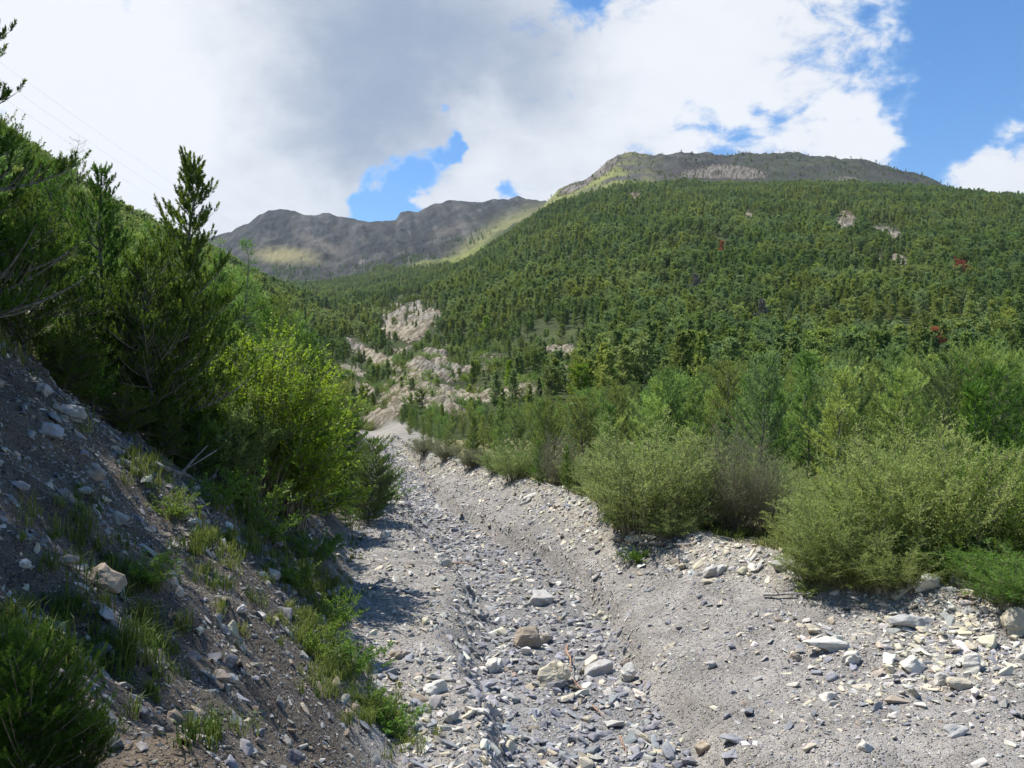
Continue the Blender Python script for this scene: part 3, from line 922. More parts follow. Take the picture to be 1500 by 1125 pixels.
# the near foot of the hill is kept for the young pines of the terrace
keep &= ~((fy < 112) & (fpx > 620))
SKY_X = [-700, -130, 0, 60, 110, 160, 200, 240, 300, 340, 400, 450, 490, 545]
SKY_Y = [40, 100, 152, 198, 252, 286, 300, 312, 340, 354, 412, 446, 474, 500]


def cap_left(x, y, z, h, jit=0):
    """the wooded skyline of the left hillside comes down towards the valley"""
    p = proj(x, y, z)[0]
    lim = ray(p, np.interp(p, SKY_X, SKY_Y) + jit)[1] * y - z
    return np.where((p < 545) & (y < 420), np.minimum(h, lim), h)


fh = cap_left(fx, fy, fz, fh, g.uniform(0, 14, len(fx)))
keep &= fh > 2.2
keep &= seen(fx, fy, fz + fh)
gz_ = ss(900, 760, fpx) * ss(460, 340, fy) * ss(420, 440, fpx)
fh = fh * (1 - .42 * gz_)
fh = np.where(frock > .25, fh * .55, fh)
fx, fy, fz, fh, fpx, fpy = (a[keep] for a in (fx, fy, fz, fh, fpx, fpy))
# scattered trees on the summit and the back ridge
ex, ey = sample_slope(1700, 2395, -.1, .6, lambda y: 16, 33)
ez = hgt(ex, ey); epx, epy = proj(ex, ey, ez)
k2 = (g.random(len(ex)) < .10 + .22 * ss(0, .4, fbm(ex / 80, ey / 80, 2, 115))) & (epx > 800) & seen(ex, ey, ez + 8)
bx, by = sample_slope(2600, 3400, -.30, -.02, lambda y: 15, 34)
bz = hgt(bx, by); rpx, rpy = proj(bx, by, bz)
pb = .9 * np.exp(-((rpx - 603) / 16) ** 2 - ((rpy - 384) / 8) ** 2) + .95 * np.exp(-((rpx - 565) / 36) ** 2 - ((rpy - 398) / 6) ** 2) + .5 * np.exp(-((rpx - 425) / 40) ** 2 - ((rpy - 402) / 10) ** 2) + .05 * ss(345, 395, rpy) + .25 * np.exp(-((rpx - 690) / 30) ** 2 - ((rpy - 352) / 12) ** 2)
k3 = (g.random(len(bx)) < pb)
hx, hy = sample_slope(1640, 2560, -.30, -.06, lambda y: 10, 36)
hz_ = hgt(hx, hy); hpx, hpy = proj(hx, hy, hz_)
k4 = (g.random(len(hx)) < .85 * ss(-.45, .0, fbm(hx / 90, hy / 90, 3, 117))) & (hpy > 394 + 6 * fbm(hx / 50, hy / 50, 2, 118)) & (hpx < 690)
# rank by how large they show
right = (fpx > 545)
size = fh / fy
inview = (fpx > -30) & (fpx < 1530)
ri = np.where(right & inview)[0]
ri = ri[np.argsort(-size[ri])][:290]
li = np.where(~right & inview & (fy < 420))[0]
li = li[np.argsort(-size[li])][:150]
ind = np.zeros(len(fx), bool); ind[ri] = True; ind[li] = True
slope_word = lambda px, py: ('in the lower forest edge above the young stand' if py > 520 else 'in the dense forest on the right hillside') if px > 800 else 'among the pale rock outcrops of the gorge'
for i in ri:
    k = int(g.integers(0, 5))
    s = fh[i] / 10
    rk = fpx[i] <= 800
    lab = ('short dark green pine growing among the pale rock outcrops of the gorge' if rk else
           ('dark green pine at the foot of the forested hill, behind the young stand' if fpy[i] > 515 else 'dark green pine higher up in the dense forest on the right hill'))
    tree('pine_tree', FOR[k], (fx[i], fy[i], fz[i] - .3), g.uniform(0, 6.28), (s * g.uniform(.85, 1.15), s * g.uniform(.85, 1.15), s), lab, 'pine tree',
         'pines among the gorge outcrops' if rk else ('pines at the foot of the right hill' if fpy[i] > 515 else 'pines on the right hillside'))
for i in li:
    k = int(g.integers(0, 5))
    s = fh[i] / 10
    m = (L_LARCH if g.random() < .35 else None, None)
    tree('conifer_tree', FOR[k], (fx[i], fy[i], fz[i] - .3), g.uniform(0, 6.28), (s * .85, s * .85, s), 'green conifer on the shaded left hillside behind the yellow-green maple' if m[0] is None else 'light green larch on the left hillside behind the tall pine',
         'conifer', 'larches on the left hillside' if m[0] else 'dark conifers on the left hillside', mats=m)
rest = ~ind
PX = np.concatenate([fx[rest], ex[k2], bx[k3], hx[k4]]); PY = np.concatenate([fy[rest], ey[k2], by[k3], hy[k4]]); PZ = np.concatenate([fz[rest], ez[k2], bz[k3], hz_[k4]])
PH = np.concatenate([fh[rest], g.uniform(5, 10, k2.sum()), g.uniform(12, 20, k3.sum()), g.uniform(9, 15, k4.sum())])
n = len(PX)
sc_ = PH / 10
wid = g.uniform(.85, 1.15, n) * np.where(PY > 2580, .6, 1)
scatter('forest', np.stack([PX, PY, PZ - .3], -1), np.stack([0 * PX, 0 * PX, g.uniform(0, 6.28, n)], -1), np.stack([sc_ * wid, sc_ * wid, sc_], -1), g.integers(0, 5, n),
        np.ones((n, 4)), [merged(FOR[k][0], FOR[k][1], 'forest_tree') for k in range(5)], 'dense green pine forest covering the upper hillside and the valley head')
print('FOREST', n, len(ri), len(li))
# single trees that stand out on the slope
for px, py, hh, mt, lab, cat in (
        (1057, 388, 14, L_RED, 'rust-red dead pine standing high in the dark forest of the right hill', 'dead pine'),
        (1407, 425, 13, L_RED, 'orange-brown dead pine near the right edge of the hillside forest', 'dead pine'),
        (1268, 560, 8, L_RED, 'small red dead pine just above the young stand', 'dead pine'),
        (1372, 548, 9, L_RED, 'brown-red dying pine at the right forest foot', 'dead pine'),
        (1020, 440, 12, L_GREY, 'grey leafless tree halfway up the right hillside', 'bare tree'),
        (1118, 500, 12, L_GREY, 'grey bare crowned tree low in the right hillside forest', 'bare tree'),
        (712, 496, 10, L_YEL, 'bright yellow-green tree above the rock outcrops', 'broadleaf tree'),
        (1390, 560, 7, L_YEL, 'bright green broadleaf sapling at the right forest edge', 'broadleaf tree'),
        (912, 560, 7, L_YEL, 'bright yellow-green bush beside the bare rock ledge', 'broadleaf tree'),
        (850, 600, 5, L_YEL, 'lime green bush below the rock outcrops at the forest foot', 'broadleaf tree'),
        (745, 575, 5, L_YEL, 'bright green bush on the pale rock outcrop', 'broadleaf tree')):
    x, y, z = hit(px, py, 70, 1600)
    tree('dead_tree' if mt in (L_RED, L_GREY) else 'broadleaf_tree', FOR[int(g.integers(0, 5))], (x - .02 * x, y * .98, hgt(x * .98, y * .98) + .3), g.uniform(0, 6), hh / 10 * 1.1, lab, cat, mats=(mt, None))

# ------------------------------------------------------------------ plants near the stream
g = np.random.default_rng(9)
HERO = []
for k in range(4):
    HERO.append(conifer(300 + k, 6, (2.9, 3.4, 3.2, 2.6)[k], (18, 18, 16, 19)[k], (7, 7, 8, 6)[k], crown0=.04, el=(-8, 24), up=.34, brush_n=50, nl=.075, nw=.019, bl=.25, step=.20, lat=.5,
                        prof=('cone', 'round', 'round', 'column')[k], trunk_r=.085, irregular=.22, mats=(L_HERO, BARKG), bare=.25, lean=((.05, 0), (0, 0), (.03, 0), (0, 0))[k], candle=.75))
YNG = []
for k in range(6):
    YNG.append(conifer(320 + k, 5, (2.3, 2.6, 2.0, 2.4, 2.8, 2.1)[k], (13, 11, 14, 12, 11, 12)[k], 5, crown0=.05, el=(12, 40), up=.28, brush_n=17, nl=.13, nw=.03, bl=.28, step=.27, lat=.45,
                       prof=('cone', 'round', 'column', 'round', 'round', 'cone')[k], trunk_r=.055, irregular=.24, mats=(L_YOUNG, BARKG), bare=.15, candle=.35))
LAR = [conifer(340 + k, 8, 3.2, 16, 5, crown0=.08, el=(-8, 20), up=.12, brush_n=12, nl=.13, nw=.03, bl=.36, step=.36, lat=.4, prof='cone', trunk_r=.09, irregular=.25, mats=(L_LARCH, BARKG), bare=.1) for k in range(2)]
BARE = conifer(350, 8, 3.6, 13, 4, crown0=.25, el=(-10, 20), up=.1, brush_n=4, nl=.10, nw=.02, bl=.4, step=.5, lat=.45, prof='cone', trunk_r=.08, irregular=.3, mats=(L_GREYW, BARKG), bare=.15)
SPR = conifer(351, 1.6, 1.1, 12, 6, crown0=.02, el=(0, 25), up=.1, brush_n=22, nl=.045, nw=.010, bl=.14, step=.12, lat=.45, prof='cone', trunk_r=.025, irregular=.15, mats=(L_SPRUCE, BARK), bare=.1)
L_LOW = leafmat('scrub_needles', (.022, .06, .006), (.085, .17, .018), .4, .1)
LOW = [conifer(352 + k, .9, 1.5, 8, 9, crown0=.0, el=(0, 38), up=.3, brush_n=60, nl=.04, nw=.005, bl=.12, step=.10, lat=.6, prof='round', trunk_r=.02, irregular=.12, mats=(L_LOW, BARK), bare=.15, candle=.4) for k in range(2)]


def base_at(px, py, back=0.0):
    x, y, z = hit(px, py)
    if back:
        x, y = x * (1 + back / y), y + back
        z = float(hgt(np.array(x), np.array(y)))
    return x, y, z


def top_h(x, y, z, pytop):
    _, v = ray(750, pytop)
    return float(v * y - z)


def put(name, meshes, h0, px, py, pytop, label, cat, group=None, d=None, parts=('crown', 'trunk'), wide=1.0, rz=None, mats=None, tilt=(0, 0), sink=.05):
    if d is None:
        x, y, z = base_at(px, py)
    else:
        u, _ = ray(px, 600)
        x, y = float(u * d), d
        z = float(hgt(np.array(x), np.array(y)))
    h = top_h(x, y, z, pytop)
    s = max(.15, h / h0)
    return tree(name, meshes, (x, y, z - sink), g.uniform(0, 6.28) if rz is None else rz, (s * wide, s * wide, s), label, cat, group, parts, mats, tilt)


# the dark pines on the crest of the left bank
put('mountain_pine', HERO[0], 6.0, 262, 0, 238, 'tallest dark mountain pine on the left bank, with upright shoots against the sky', 'pine tree', d=17.5, rz=.4, wide=.95)
put('mountain_pine', HERO[3], 6.0, 150, 0, 258, 'dark mountain pine left of the tallest one, reaching nearly as high', 'pine tree', d=17, rz=2.2, wide=.95)
put('mountain_pine', HERO[2], 6.0, 212, 0, 375, 'short dark pine crowded between the two tall mountain pines', 'pine tree', d=16.5, rz=4.0, wide=1.0)
put('mountain_pine', HERO[2], 6.0, 40, 0, 285, 'bushy dark pine at the left edge above the stony slope', 'pine tree', d=14.5, rz=1.0, wide=1.15)
put('mountain_pine', HERO[3], 6.0, 100, 0, 380, 'low dark pine with sunlit tips leaning over the eroded bank', 'pine tree', d=15.5, rz=3.3, wide=1.3)
put('mountain_pine', HERO[1], 6.0, 318, 0, 430, 'dark pine half hidden behind the yellow-green maple', 'pine tree', d=22, rz=5.3, wide=1.1)
put('mountain_pine', HERO[3], 6.0, -44, 0, -60, 'tall pine cut by the left edge of the view, showing a fringe of dark twigs', 'pine tree', d=12.5, rz=0.3, wide=1.0)
# pines just outside the view that shade the bank
for (x, y, h, k) in ((-8.9, 10.4, 8.5, 3), (-8.3, 8.2, 8.5, 0), (-8.0, 6.0, 8, 2), (-10.8, 9.6, 10, 1), (-7.6, 3.6, 7, 3), (-10.4, 7.0, 9.5, 2), (-10.6, 12.4, 8, 2), (-12.0, 14.2, 9, 1), (-9.6, 4.6, 8, 1), (-13.2, 11.6, 10, 0)):
    s = h / 6
    w_ = min(s * 1.1, 1.15)
    tree('mountain_pine', HERO[k], (x, y, float(hgt(np.array(x), np.array(y))) - .1), g.uniform(0, 6), (w_, w_, s), 'dark mountain pine on the bank beyond the left edge of the view', 'pine tree', 'pines beyond the left edge')

# yellow-green maple and the grey-green shrub under it
MAPLE = shrub(401, 4.2, 3.5, 60, 15, .066, .050, (L_MAPLE, TWIG), base=.3, arch=.5, lean=(.07, 0), twigs=30, droop=.25, bare=.3, updir=1.2, stemr=.022)
put('maple_tree', MAPLE, 4.2, 372, 0, 460, 'bright yellow-green young maple leaning out over the left bank', 'maple tree', d=19.7, parts=('foliage', 'stems'), rz=0.0, wide=.88)
put('maple_tree', shrub(402, 3, 2.4, 44, 13, .064, .048, (L_MAPLE, TWIG), base=.3, arch=.5, lean=(.08, 0), twigs=26, droop=.2, bare=.3, updir=1.2, stemr=.018), 3.0, 424, 0, 525, 'smaller yellow-green maple at the right of the bright one', 'maple tree', d=20.6, parts=('foliage', 'stems'), rz=0.3)
OLV = [shrub(410 + k, 3.4, 3.1, 110, 15, .066, .022, (L_OLIVE, TWIG), base=.7, arch=.7, twigs=28, bare=.06, droop=.05) for k in range(2)]
GRW = [shrub(420 + k, 3.2, 3.0, 110, 15, .064, .022, (L_WILLOW, TWIG), base=.65, arch=.65, twigs=28, bare=.08, droop=.05) for k in range(2)]
TWG = shrub(430, 3.2, 2.4, 90, 5, .05, .013, (L_GREYW, TWIG), base=.45, arch=.25, twigs=20, bare=.3, droop=0)
BSH = [shrub(440 + k, 1.0, 1.3, 34, 8, .06, .032, (L_BUSH, TWIG), base=.5, arch=.6, twigs=12, bare=.1, droop=.15, updir=1.0, stemr=.007) for k in range(3)]
FS = ('foliage', 'stems')
put('grey_shrub', GRW[0], 3.2, 330, 0, 560, 'dull grey-green twiggy shrub under the yellow-green maple', 'shrub', d=19, parts=FS, rz=0, wide=1.0)
put('yellow_bush', BSH[0], 1.0, 62, 0, 352, 'yellow-green sunlit bush between the left edge pines', 'bush', d=22, parts=FS, mats=(L_YEL, None), wide=.5)
put('yellow_bush', BSH[1], 1.0, 205, 0, 385, 'yellow-green sunlit bush seen between the two tall mountain pines', 'bush', d=26, parts=FS, mats=(L_YEL, None), wide=.55)
put('larch_tree', LAR[0], 8, 362, 0, 352, 'light green slender larch right of the tallest mountain pine', 'larch', d=46)
put('larch_tree', LAR[1], 8, 310, 0, 352, 'bright green larch behind the tallest mountain pine', 'larch', d=40)
put('bare_larch', BARE, 8, 108, 0, 205, 'thin half-bare larch on the left skyline', 'larch', d=42)

# conifers on the bank further up the stream
put('bank_pine', HERO[2], 6, 540, 768, 645, 'pine with bare lower twigs at the foot of the left bank beside the gravel', 'pine tree', wide=1.3, mats=(L_FOREST, None))
put('bank_pine', HERO[2], 6, 478, 0, 592, 'dark pine on the bank beneath the maple', 'pine tree', d=27, wide=1.25)
put('bank_pine', HERO[1], 6, 512, 0, 612, 'dark pine on the left bank behind the pine with bare twigs', 'pine tree', d=33, wide=1.2)
put('bank_pine', HERO[0], 6, 440, 0, 600, 'dark shaded pine below the yellow-green maple', 'pine tree', d=23.5, wide=1.2)
put('bank_pine', YNG[4], 5, 500, 0, 560, 'mid green pine rising behind the maple', 'pine tree', d=40, wide=1.1)
for k_, (a_, b_, c_, l_) in enumerate(((520, 745, 690, 'dark low shrub left of the pine with bare twigs'), (500, 720, 660, 'low shrub on the bank under the dark pines'), (560, 740, 690, 'low shrub between the pine with bare twigs and the gravel'), (470, 745, 690, 'leafy shrub spilling down the bank below the maple'), (440, 740, 675, 'leafy shrub under the yellow-green maple'))):
    put('bank_shrub', BSH[k_ % 3], 1.0, a_, b_, c_, l_, 'shrub', parts=FS, wide=1.15, mats=((L_HERO, L_BUSH)[k_ % 2], None))
put('small_spruce', SPR, 1.6, 507, 770, 715, 'small bright green spruce low on the left bank', 'spruce')
put('green_bush', BSH[0], 1.0, 365, 765, 672, 'fresh green bush on the bank below the fallen roots', 'bush', parts=FS, wide=1.1)
put('green_bush', BSH[1], 1.0, 320, 745, 690, 'fresh green bush left of the bigger one below the roots', 'bush', parts=FS, wide=1.1)
put('green_bush', BSH[2], 1.0, 495, 915, 862, 'low leafy plant beside the grass strip on the bank', 'bush', parts=FS, wide=1.0)
put('green_bush', BSH[0], 1.0, 470, 960, 900, 'low leafy plant at the lower end of the grass strip', 'bush', parts=FS, wide=1.0)
put('green_bush', BSH[1], 1.0, 575, 1075, 1022, 'sprawling green plant at the foot of the bank by the gravel', 'bush', parts=FS, wide=1.3)
put('green_bush', BSH[2], 1.0, 130, 590, 520, 'pale green fern-like bush under the pines at the bank crest', 'bush', parts=FS, wide=.9)
for k_, (a_, b_, c_, l_) in enumerate(((520, 985, 930, 'small leafy plant on the lower bank above the sprawling one'), (430, 860, 810, 'leafy plant halfway down the bank by the grass'), (395, 790, 735, 'leafy plant on the bank right below the fresh green bush'), (540, 1040, 1000, 'leafy weed beside the sprawling green plant'), (455, 820, 770, 'low weed on the eroded lower bank'), (250, 760, 712, 'low weed on the scree left of the grey block'), (215, 850, 800, 'green weed behind the big brown boulder'))):
    put('weed', BSH[k_ % 3], 1.0, a_, b_, c_, l_, 'plant', parts=FS, wide=1.3)
put('low_pine', LOW[0], .9, 40, 1120, 985, 'bright green low pine scrub in the bottom left corner', 'pine shrub', wide=1.1)
put('low_pine', LOW[1], .9, 120, 1122, 1045, 'low pine scrub right of the one in the bottom left corner', 'pine shrub', wide=1.0)
put('low_pine', LOW[1], .9, 15, 1010, 930, 'green pine scrub at the left edge above the corner one', 'pine shrub', wide=1.0)

for k_, (a_, b_, c_) in enumerate(((120, 16.2, 500), (165, 16.6, 520), (205, 17.0, 540), (250, 17.4, 548), (295, 18.2, 560), (325, 19., 610), (185, 15.6, 565), (235, 16.2, 585), (285, 17.2, 600), (95, 15.0, 490))):
    put('understory_pine', HERO[k_ % 4], 6.0, a_, 0, c_, 'low dark pine filling the shade beneath the mountain pines', 'pine tree', 'low pines under the mountain pines', d=b_, wide=1.9)
# undergrowth covering the upper bank
bx_, by_ = [], []
gy = np.random.default_rng(15)
y = 14.5
pts = []
while y < 64:
    for r in np.arange(3.0 if y > 24 else 6.6, 13, 1.25):
        xx = foot(y) - r + gy.uniform(-.5, .5); yy2 = y + gy.uniform(-.6, .6)
        pts.append((float(xx), float(yy2), float(r)))
    y += 1.25 + .025 * y
cnt = 0
for (x, y, r) in pts:
    px, py = proj(x, y, float(hgt(np.array(x), np.array(y))))
    if px < -60 or px > 560 or (px > 330 and y < 19) or gy.random() < .25:
        continue
    q = gy.random()
    rz = gy.uniform(0, 6.28)
    z = float(hgt(np.array(x), np.array(y))) - .08
    if q < .45:
        s = gy.uniform(.6, 1.3) * (1 + .01 * y)
        tree('undergrowth_bush', BSH[int(gy.integers(0, 3))], (x, y, z), rz, s, 'low green bush in the undergrowth of the left bank', 'bush', 'undergrowth bushes on the left bank', FS)
    elif q < .6 and y > 25:
        s = gy.uniform(.3, .55)
        tree('bank_willow', GRW[int(gy.integers(0, 2))], (x, y, z), rz, s, 'small grey-green shrub on the left bank', 'shrub', 'grey-green shrubs on the left bank', FS)
    elif y > 20:
        s = gy.uniform(.3, .75) * (1 + .008 * y)
        tree('bank_pine', YNG[int(gy.integers(0, 6))], (x, y, z), rz, s, 'young pine among the undergrowth of the left bank', 'pine tree', 'young pines on the left bank', mats=(L_HERO if gy.random() < .5 else None, None))
    cnt += 1

# trees on the slope above the left bank
pts = []
y = 20.0
while y < 104:
    st = 2.5 + y * .018
    for xx in np.arange(-.80 * y, float(foot(min(y, 109))) - 9.5, st):
        pts.append((xx + gy.uniform(-.9, .9), y + gy.uniform(-.9, .9)))
    y += st
pts = [p for p in pts if -130 < proj(p[0], p[1], 0)[0] < 545]
print('LEFT', len(pts), 'BANK', cnt)
for (x, y) in pts:
    if gy.random() < .12:
        continue
    z = float(hgt(np.array(x), np.array(y))) - .15
    h = gy.uniform(4.2, 7.2) * (1 + .004 * y)
    if y < 30:
        h *= .62
    h = float(cap_left(np.array(x), np.array(y), np.array(z), h, gy.uniform(0, 45)))
    if h < 1.6:
        continue
    q = gy.random()
    rz = gy.uniform(0, 6.28)
    if q < .30:
        s = h / 8
        tree('larch_tree', LAR[int(gy.integers(0, 2))], (x, y, z), rz, s, 'feathery light green larch on the left hillside above the pines', 'larch', 'larches above the left bank')
    elif q < .82:
        s = h / 5 * .9
        tree('conifer_tree', YNG[int(gy.integers(0, 6))], (x, y, z), rz, s, 'dense mid green conifer on the left hillside above the bank', 'conifer', 'conifers above the left bank', mats=(L_HERO if q < .62 else L_FOREST, None))
    else:
        s = h * .32
        tree('hillside_bush', BSH[int(gy.integers(0, 3))], (x, y, z), rz, s, 'leafy yellowish bush on the left hillside between conifers', 'bush', 'leafy bushes on the left hillside', FS, mats=(L_YEL if gy.random() < .4 else None, None))

# willows along the right edge of the gravel
W = 'willow_shrub'
put(W, OLV[0], 3.4, 1222, 838, 705, 'olive green willow shrub with its branches drooping onto the stones', 'willow shrub', parts=FS, wide=1.25)
put(W, OLV[1], 3.4, 1290, 832, 640, 'olive green willow shrub left of the biggest one', 'willow shrub', parts=FS, wide=1.0)
put(W, OLV[0], 3.4, 1375, 838, 598, 'biggest olive green willow shrub with a pale rounded top', 'willow shrub', parts=FS, wide=.95, rz=2.0)
put(W, OLV[1], 3.4, 1462, 842, 655, 'dense olive willow shrub near the right edge', 'willow shrub', parts=FS, wide=1.05, mats=(L_BUSH, None), rz=1.)
put(W, OLV[0], 3.4, 1180, 815, 740, 'low sprawling olive willow beside the grey twiggy shrub', 'willow shrub', parts=FS, wide=1.25, rz=4.)
put(W, OLV[1], 3.4, 1535, 845, 640, 'olive willow shrub cut by the right edge', 'willow shrub', parts=FS, wide=1.0, mats=(L_BUSH, None))
put(W, OLV[1], 3.4, 1330, 800, 640, 'olive willow shrub behind the biggest one', 'willow shrub', parts=FS, wide=1.0, rz=5.)
put(W, GRW[0], 3.2, 950, 768, 606, 'round grey-green willow at the top of the stony bank', 'willow shrub', parts=FS, wide=1.05)
put(W, GRW[1], 3.2, 1003, 766, 630, 'grey-green willow right of the round one', 'willow shrub', parts=FS, wide=.9)
put(W, GRW[1], 3.2, 905, 748, 640, 'smaller grey-green willow left of the round one', 'willow shrub', parts=FS, wide=.9, rz=2.)
put('twiggy_shrub', TWG, 3.2, 1078, 782, 612, 'grey brushwood shrub with bare upright twigs', 'shrub', parts=FS, wide=.9)
put('twiggy_shrub', TWG, 3.2, 1120, 785, 665, 'grey twiggy shrub right of the brushwood one', 'shrub', parts=FS, wide=.9, rz=2.)
put(W, GRW[0], 3.2, 1050, 775, 668, 'grey-green willow between the round one and the brushwood shrub', 'willow shrub', parts=FS, wide=.9, rz=3.)
put(W, GRW[1], 3.2, 1160, 770, 690, 'grey-green willow filling the gap right of the twiggy shrubs', 'willow shrub', parts=FS, wide=1.3, rz=1.2)
put(W, OLV[1], 3.4, 1225, 790, 690, 'olive willow behind the drooping one', 'willow shrub', parts=FS, wide=1.2, rz=2.2)
put(W, GRW[0], 3.2, 1120, 752, 660, 'grey-green willow behind the twiggy shrubs', 'willow shrub', parts=FS, wide=1.2, rz=.7)
for k_, (a_, b_, c_, l_) in enumerate(((1250, 862, 800, 'low leafy willow shoots hanging over the stones below the biggest willow'), (1305, 858, 785, 'low willow shoots at the foot of the biggest willow'), (1365, 852, 775, 'low green willow shoots behind the pale angular boulder'),
                                      (1425, 862, 780, 'low green willow shoots above the grey log'), (1480, 880, 790, 'low green willow shoots at the right edge above the brown boulder'), (1200, 850, 790, 'low willow shoots left of the drooping willow'), (925, 775, 725, 'low willow shoots under the left side of the round willow'), (985, 785, 735, 'low willow shoots under the right side of the round willow'))):
    put('willow_shoots', (OLV, GRW)[k_ > 5][k_ % 2], 3.3, a_, b_, c_, l_, 'willow shrub', parts=FS, wide=1.7, rz=k_ * 1.3, mats=(L_BUSH if k_ in (2, 3, 4) else None, None))
put('twiggy_shrub', TWG, 3.2, 815, 712, 628, 'pale broom-like shrub behind the small pines', 'shrub', parts=FS, wide=1.0, rz=1.)
put(W, GRW[1], 3.2, 865, 728, 652, 'pale grey-green willow between the small pines and the round willow', 'willow shrub', parts=FS, wide=1.0)
put(W, GRW[0], 3.2, 758, 702, 640, 'pale willow left of the small pines', 'willow shrub', parts=FS, wide=1.1, rz=1.5)
put(W, GRW[1], 3.2, 692, 684, 650, 'low round pale shrub by the bend of the gravel', 'willow shrub', parts=FS, wide=1.3, mats=(L_GREYW, None))
put(W, GRW[0], 3.2, 655, 672, 643, 'low pale shrub at the far end of the gravel', 'willow shrub', parts=FS, wide=1.4, mats=(L_GREYW, None))
put(W, GRW[1], 3.2, 622, 664, 636, 'farthest low pale shrub beside the gravel', 'willow shrub', parts=FS, wide=1.5, mats=(L_GREYW, None))
put(W, GRW[1], 3.2, 728, 692, 652, 'grey-green shrub right of the low round pale one', 'willow shrub', parts=FS, wide=1.2, rz=4.)
put('young_pine', YNG[0], 5, 790, 712, 648, 'small bright green pine standing at the edge of the gravel', 'pine tree', wide=1.35, mats=(L_SPRUCE, None))
put('young_pine', YNG[5], 5, 833, 722, 655, 'narrow bright green pine right of the small one at the gravel edge', 'pine tree', wide=1.1, mats=(L_SPRUCE, None))
put('young_pine', YNG[2], 5, 1425, 0, 570, 'tall dark green pine behind the right hand willows', 'pine tree', d=20, wide=1.1, mats=(L_HERO, None))
put('young_pine', YNG[3], 5, 1485, 0, 545, 'dark green pine at the right edge behind the willows', 'pine tree', d=21, wide=1.15, mats=(L_HERO, None))
put('plant', BSH[1], 1.0, 935, 822, 796, 'small green plant growing on the gravel bank', 'plant', parts=FS, wide=1.5)
put('plant', BSH[2], 1.0, 1190, 872, 842, 'green plant hanging over the stones under the drooping willow', 'plant', parts=FS, wide=1.4, mats=(L_OLIVE, None))

# the stand of young pines on the terrace
pts = []
y = 27.0
while y < 113:
    st = 2.15 + .022 * y
    for xx in np.arange(float(terr(min(y, 109))) + 2.2, .71 * y, st):
        pts.append((xx + gy.uniform(-.95, .95), y + gy.uniform(-.95, .95)))
    y += st
print('STAND', len(pts))
pts.sort(key=lambda p: p[1])
for (x, y) in pts[:298]:
    z = float(hgt(np.array(x), np.array(y))) - .1
    px = proj(x, y, z)[0]
    _, vt = ray(px, np.interp(px, [560, 700, 850, 950, 1050, 1200, 1320, 1600], [612, 600, 577, 556, 538, 528, 520, 515]))
    hm = 70 * float(vt) + 1.6
    h = max(1.7, (float(vt) * y - z) * gy.uniform(.62, 1.04)) if y < 85 else max(2.2, min(hm, float(vt) * y - z + .8) * gy.uniform(.7, 1.05))
    s = max(h, 2.0) / 5
    tree('young_pine', YNG[int(gy.integers(0, 6))], (x, y, z), gy.uniform(0, 6.28), (s * gy.uniform(.9, 1.25), s * gy.uniform(.9, 1.25), s), *(('darker green young pine in the thick stand behind the willows', 'pine tree', 'darker young pines of the terrace stand') if (dk_ := gy.random() < .28) else ('light green young pine in the thick stand behind the willows', 'pine tree', 'young pines of the terrace stand')), mats=(L_FOREST if dk_ else None, None))

# grass on the bank
GV, GF, GT = [], [], []
off = 0


def tuft(x, y, z, n, ln, w, tm=(.1, .7)):
    global off
    ph = gy.uniform(0, 2 * PI, n); out = gy.uniform(.15, .9, n); l = ln * gy.uniform(.5, 1.2, n)
    b = np.stack([gy.normal(0, ln * .18, n), gy.normal(0, ln * .18, n), np.full(n, -.02)], -1) + np.array([x, y, z])
    d = np.stack([np.cos(ph), np.sin(ph), 0 * ph], -1)
    sd_ = np.stack([-np.sin(ph), np.cos(ph), 0 * ph], -1) * (w * .5)
    m = b + d * (l * out * .32)[:, None] + np.array([0, 0, 1.]) * (l * .62)[:, None]
    t = b + d * (l * out * .95)[:, None] + np.array([0, 0, 1.]) * (l * (1.02 - .45 * out))[:, None]
    V = np.stack([b - sd_, b + sd_, m + sd_ * .8, m - sd_ * .8, t], 1).reshape(-1, 3)
    i = np.arange(n)[:, None] * 5 + off
    GV.append(V); GF.append((i + np.array([[0, 1, 2, 3]]), i + np.array([[3, 2, 4]])))
    GT.append(np.repeat(np.clip(gy.normal(gy.uniform(*tm), .13, n), 0, 1), 5))
    off += len(V)


clusters = [(210, 680, 35, 25, 26), (330, 800, 60, 35, 60), (300, 790, 30, 20, 20), (470, 870, 45, 35, 90), (455, 920, 35, 35, 60), (500, 990, 40, 35, 70), (560, 1045, 45, 25, 50), (440, 840, 40, 30, 40), (390, 800, 50, 30, 40), (160, 960, 80, 60, 70), (60, 930, 60, 60, 60), (90, 760, 60, 40, 14), (180, 860, 40, 20, 24), (270, 850, 40, 40, 14), (340, 900, 40, 40, 10), (290, 1080, 50, 30, 24),
            (190, 930, 50, 30, 40), (120, 820, 50, 30, 22), (240, 1000, 40, 40, 14), (400, 760, 50, 30, 50), (520, 800, 14, 30, 16), (430, 700, 30, 30, 40), (120, 780, 50, 40, 8), (590, 1090, 30, 15, 16), (220, 700, 30, 30, 20), (330, 720, 50, 30, 40)]
for (cx, cy, sx, sy, n) in clusters:
    dk = cx < 320 and cy > 800
    for k in range(int(n * .7) if dk else n):
        x, y, z = hit(cx + gy.normal(0, sx * .6), min(1180, cy + gy.normal(0, sy * .6)), 1.5)
        tuft(x, y, z, int(gy.integers(14, 30)), gy.uniform(.13, .34) * (1 if y > 6 else .7), .006 + .00035 * y, (0, .3) if dk else (.1, .7))
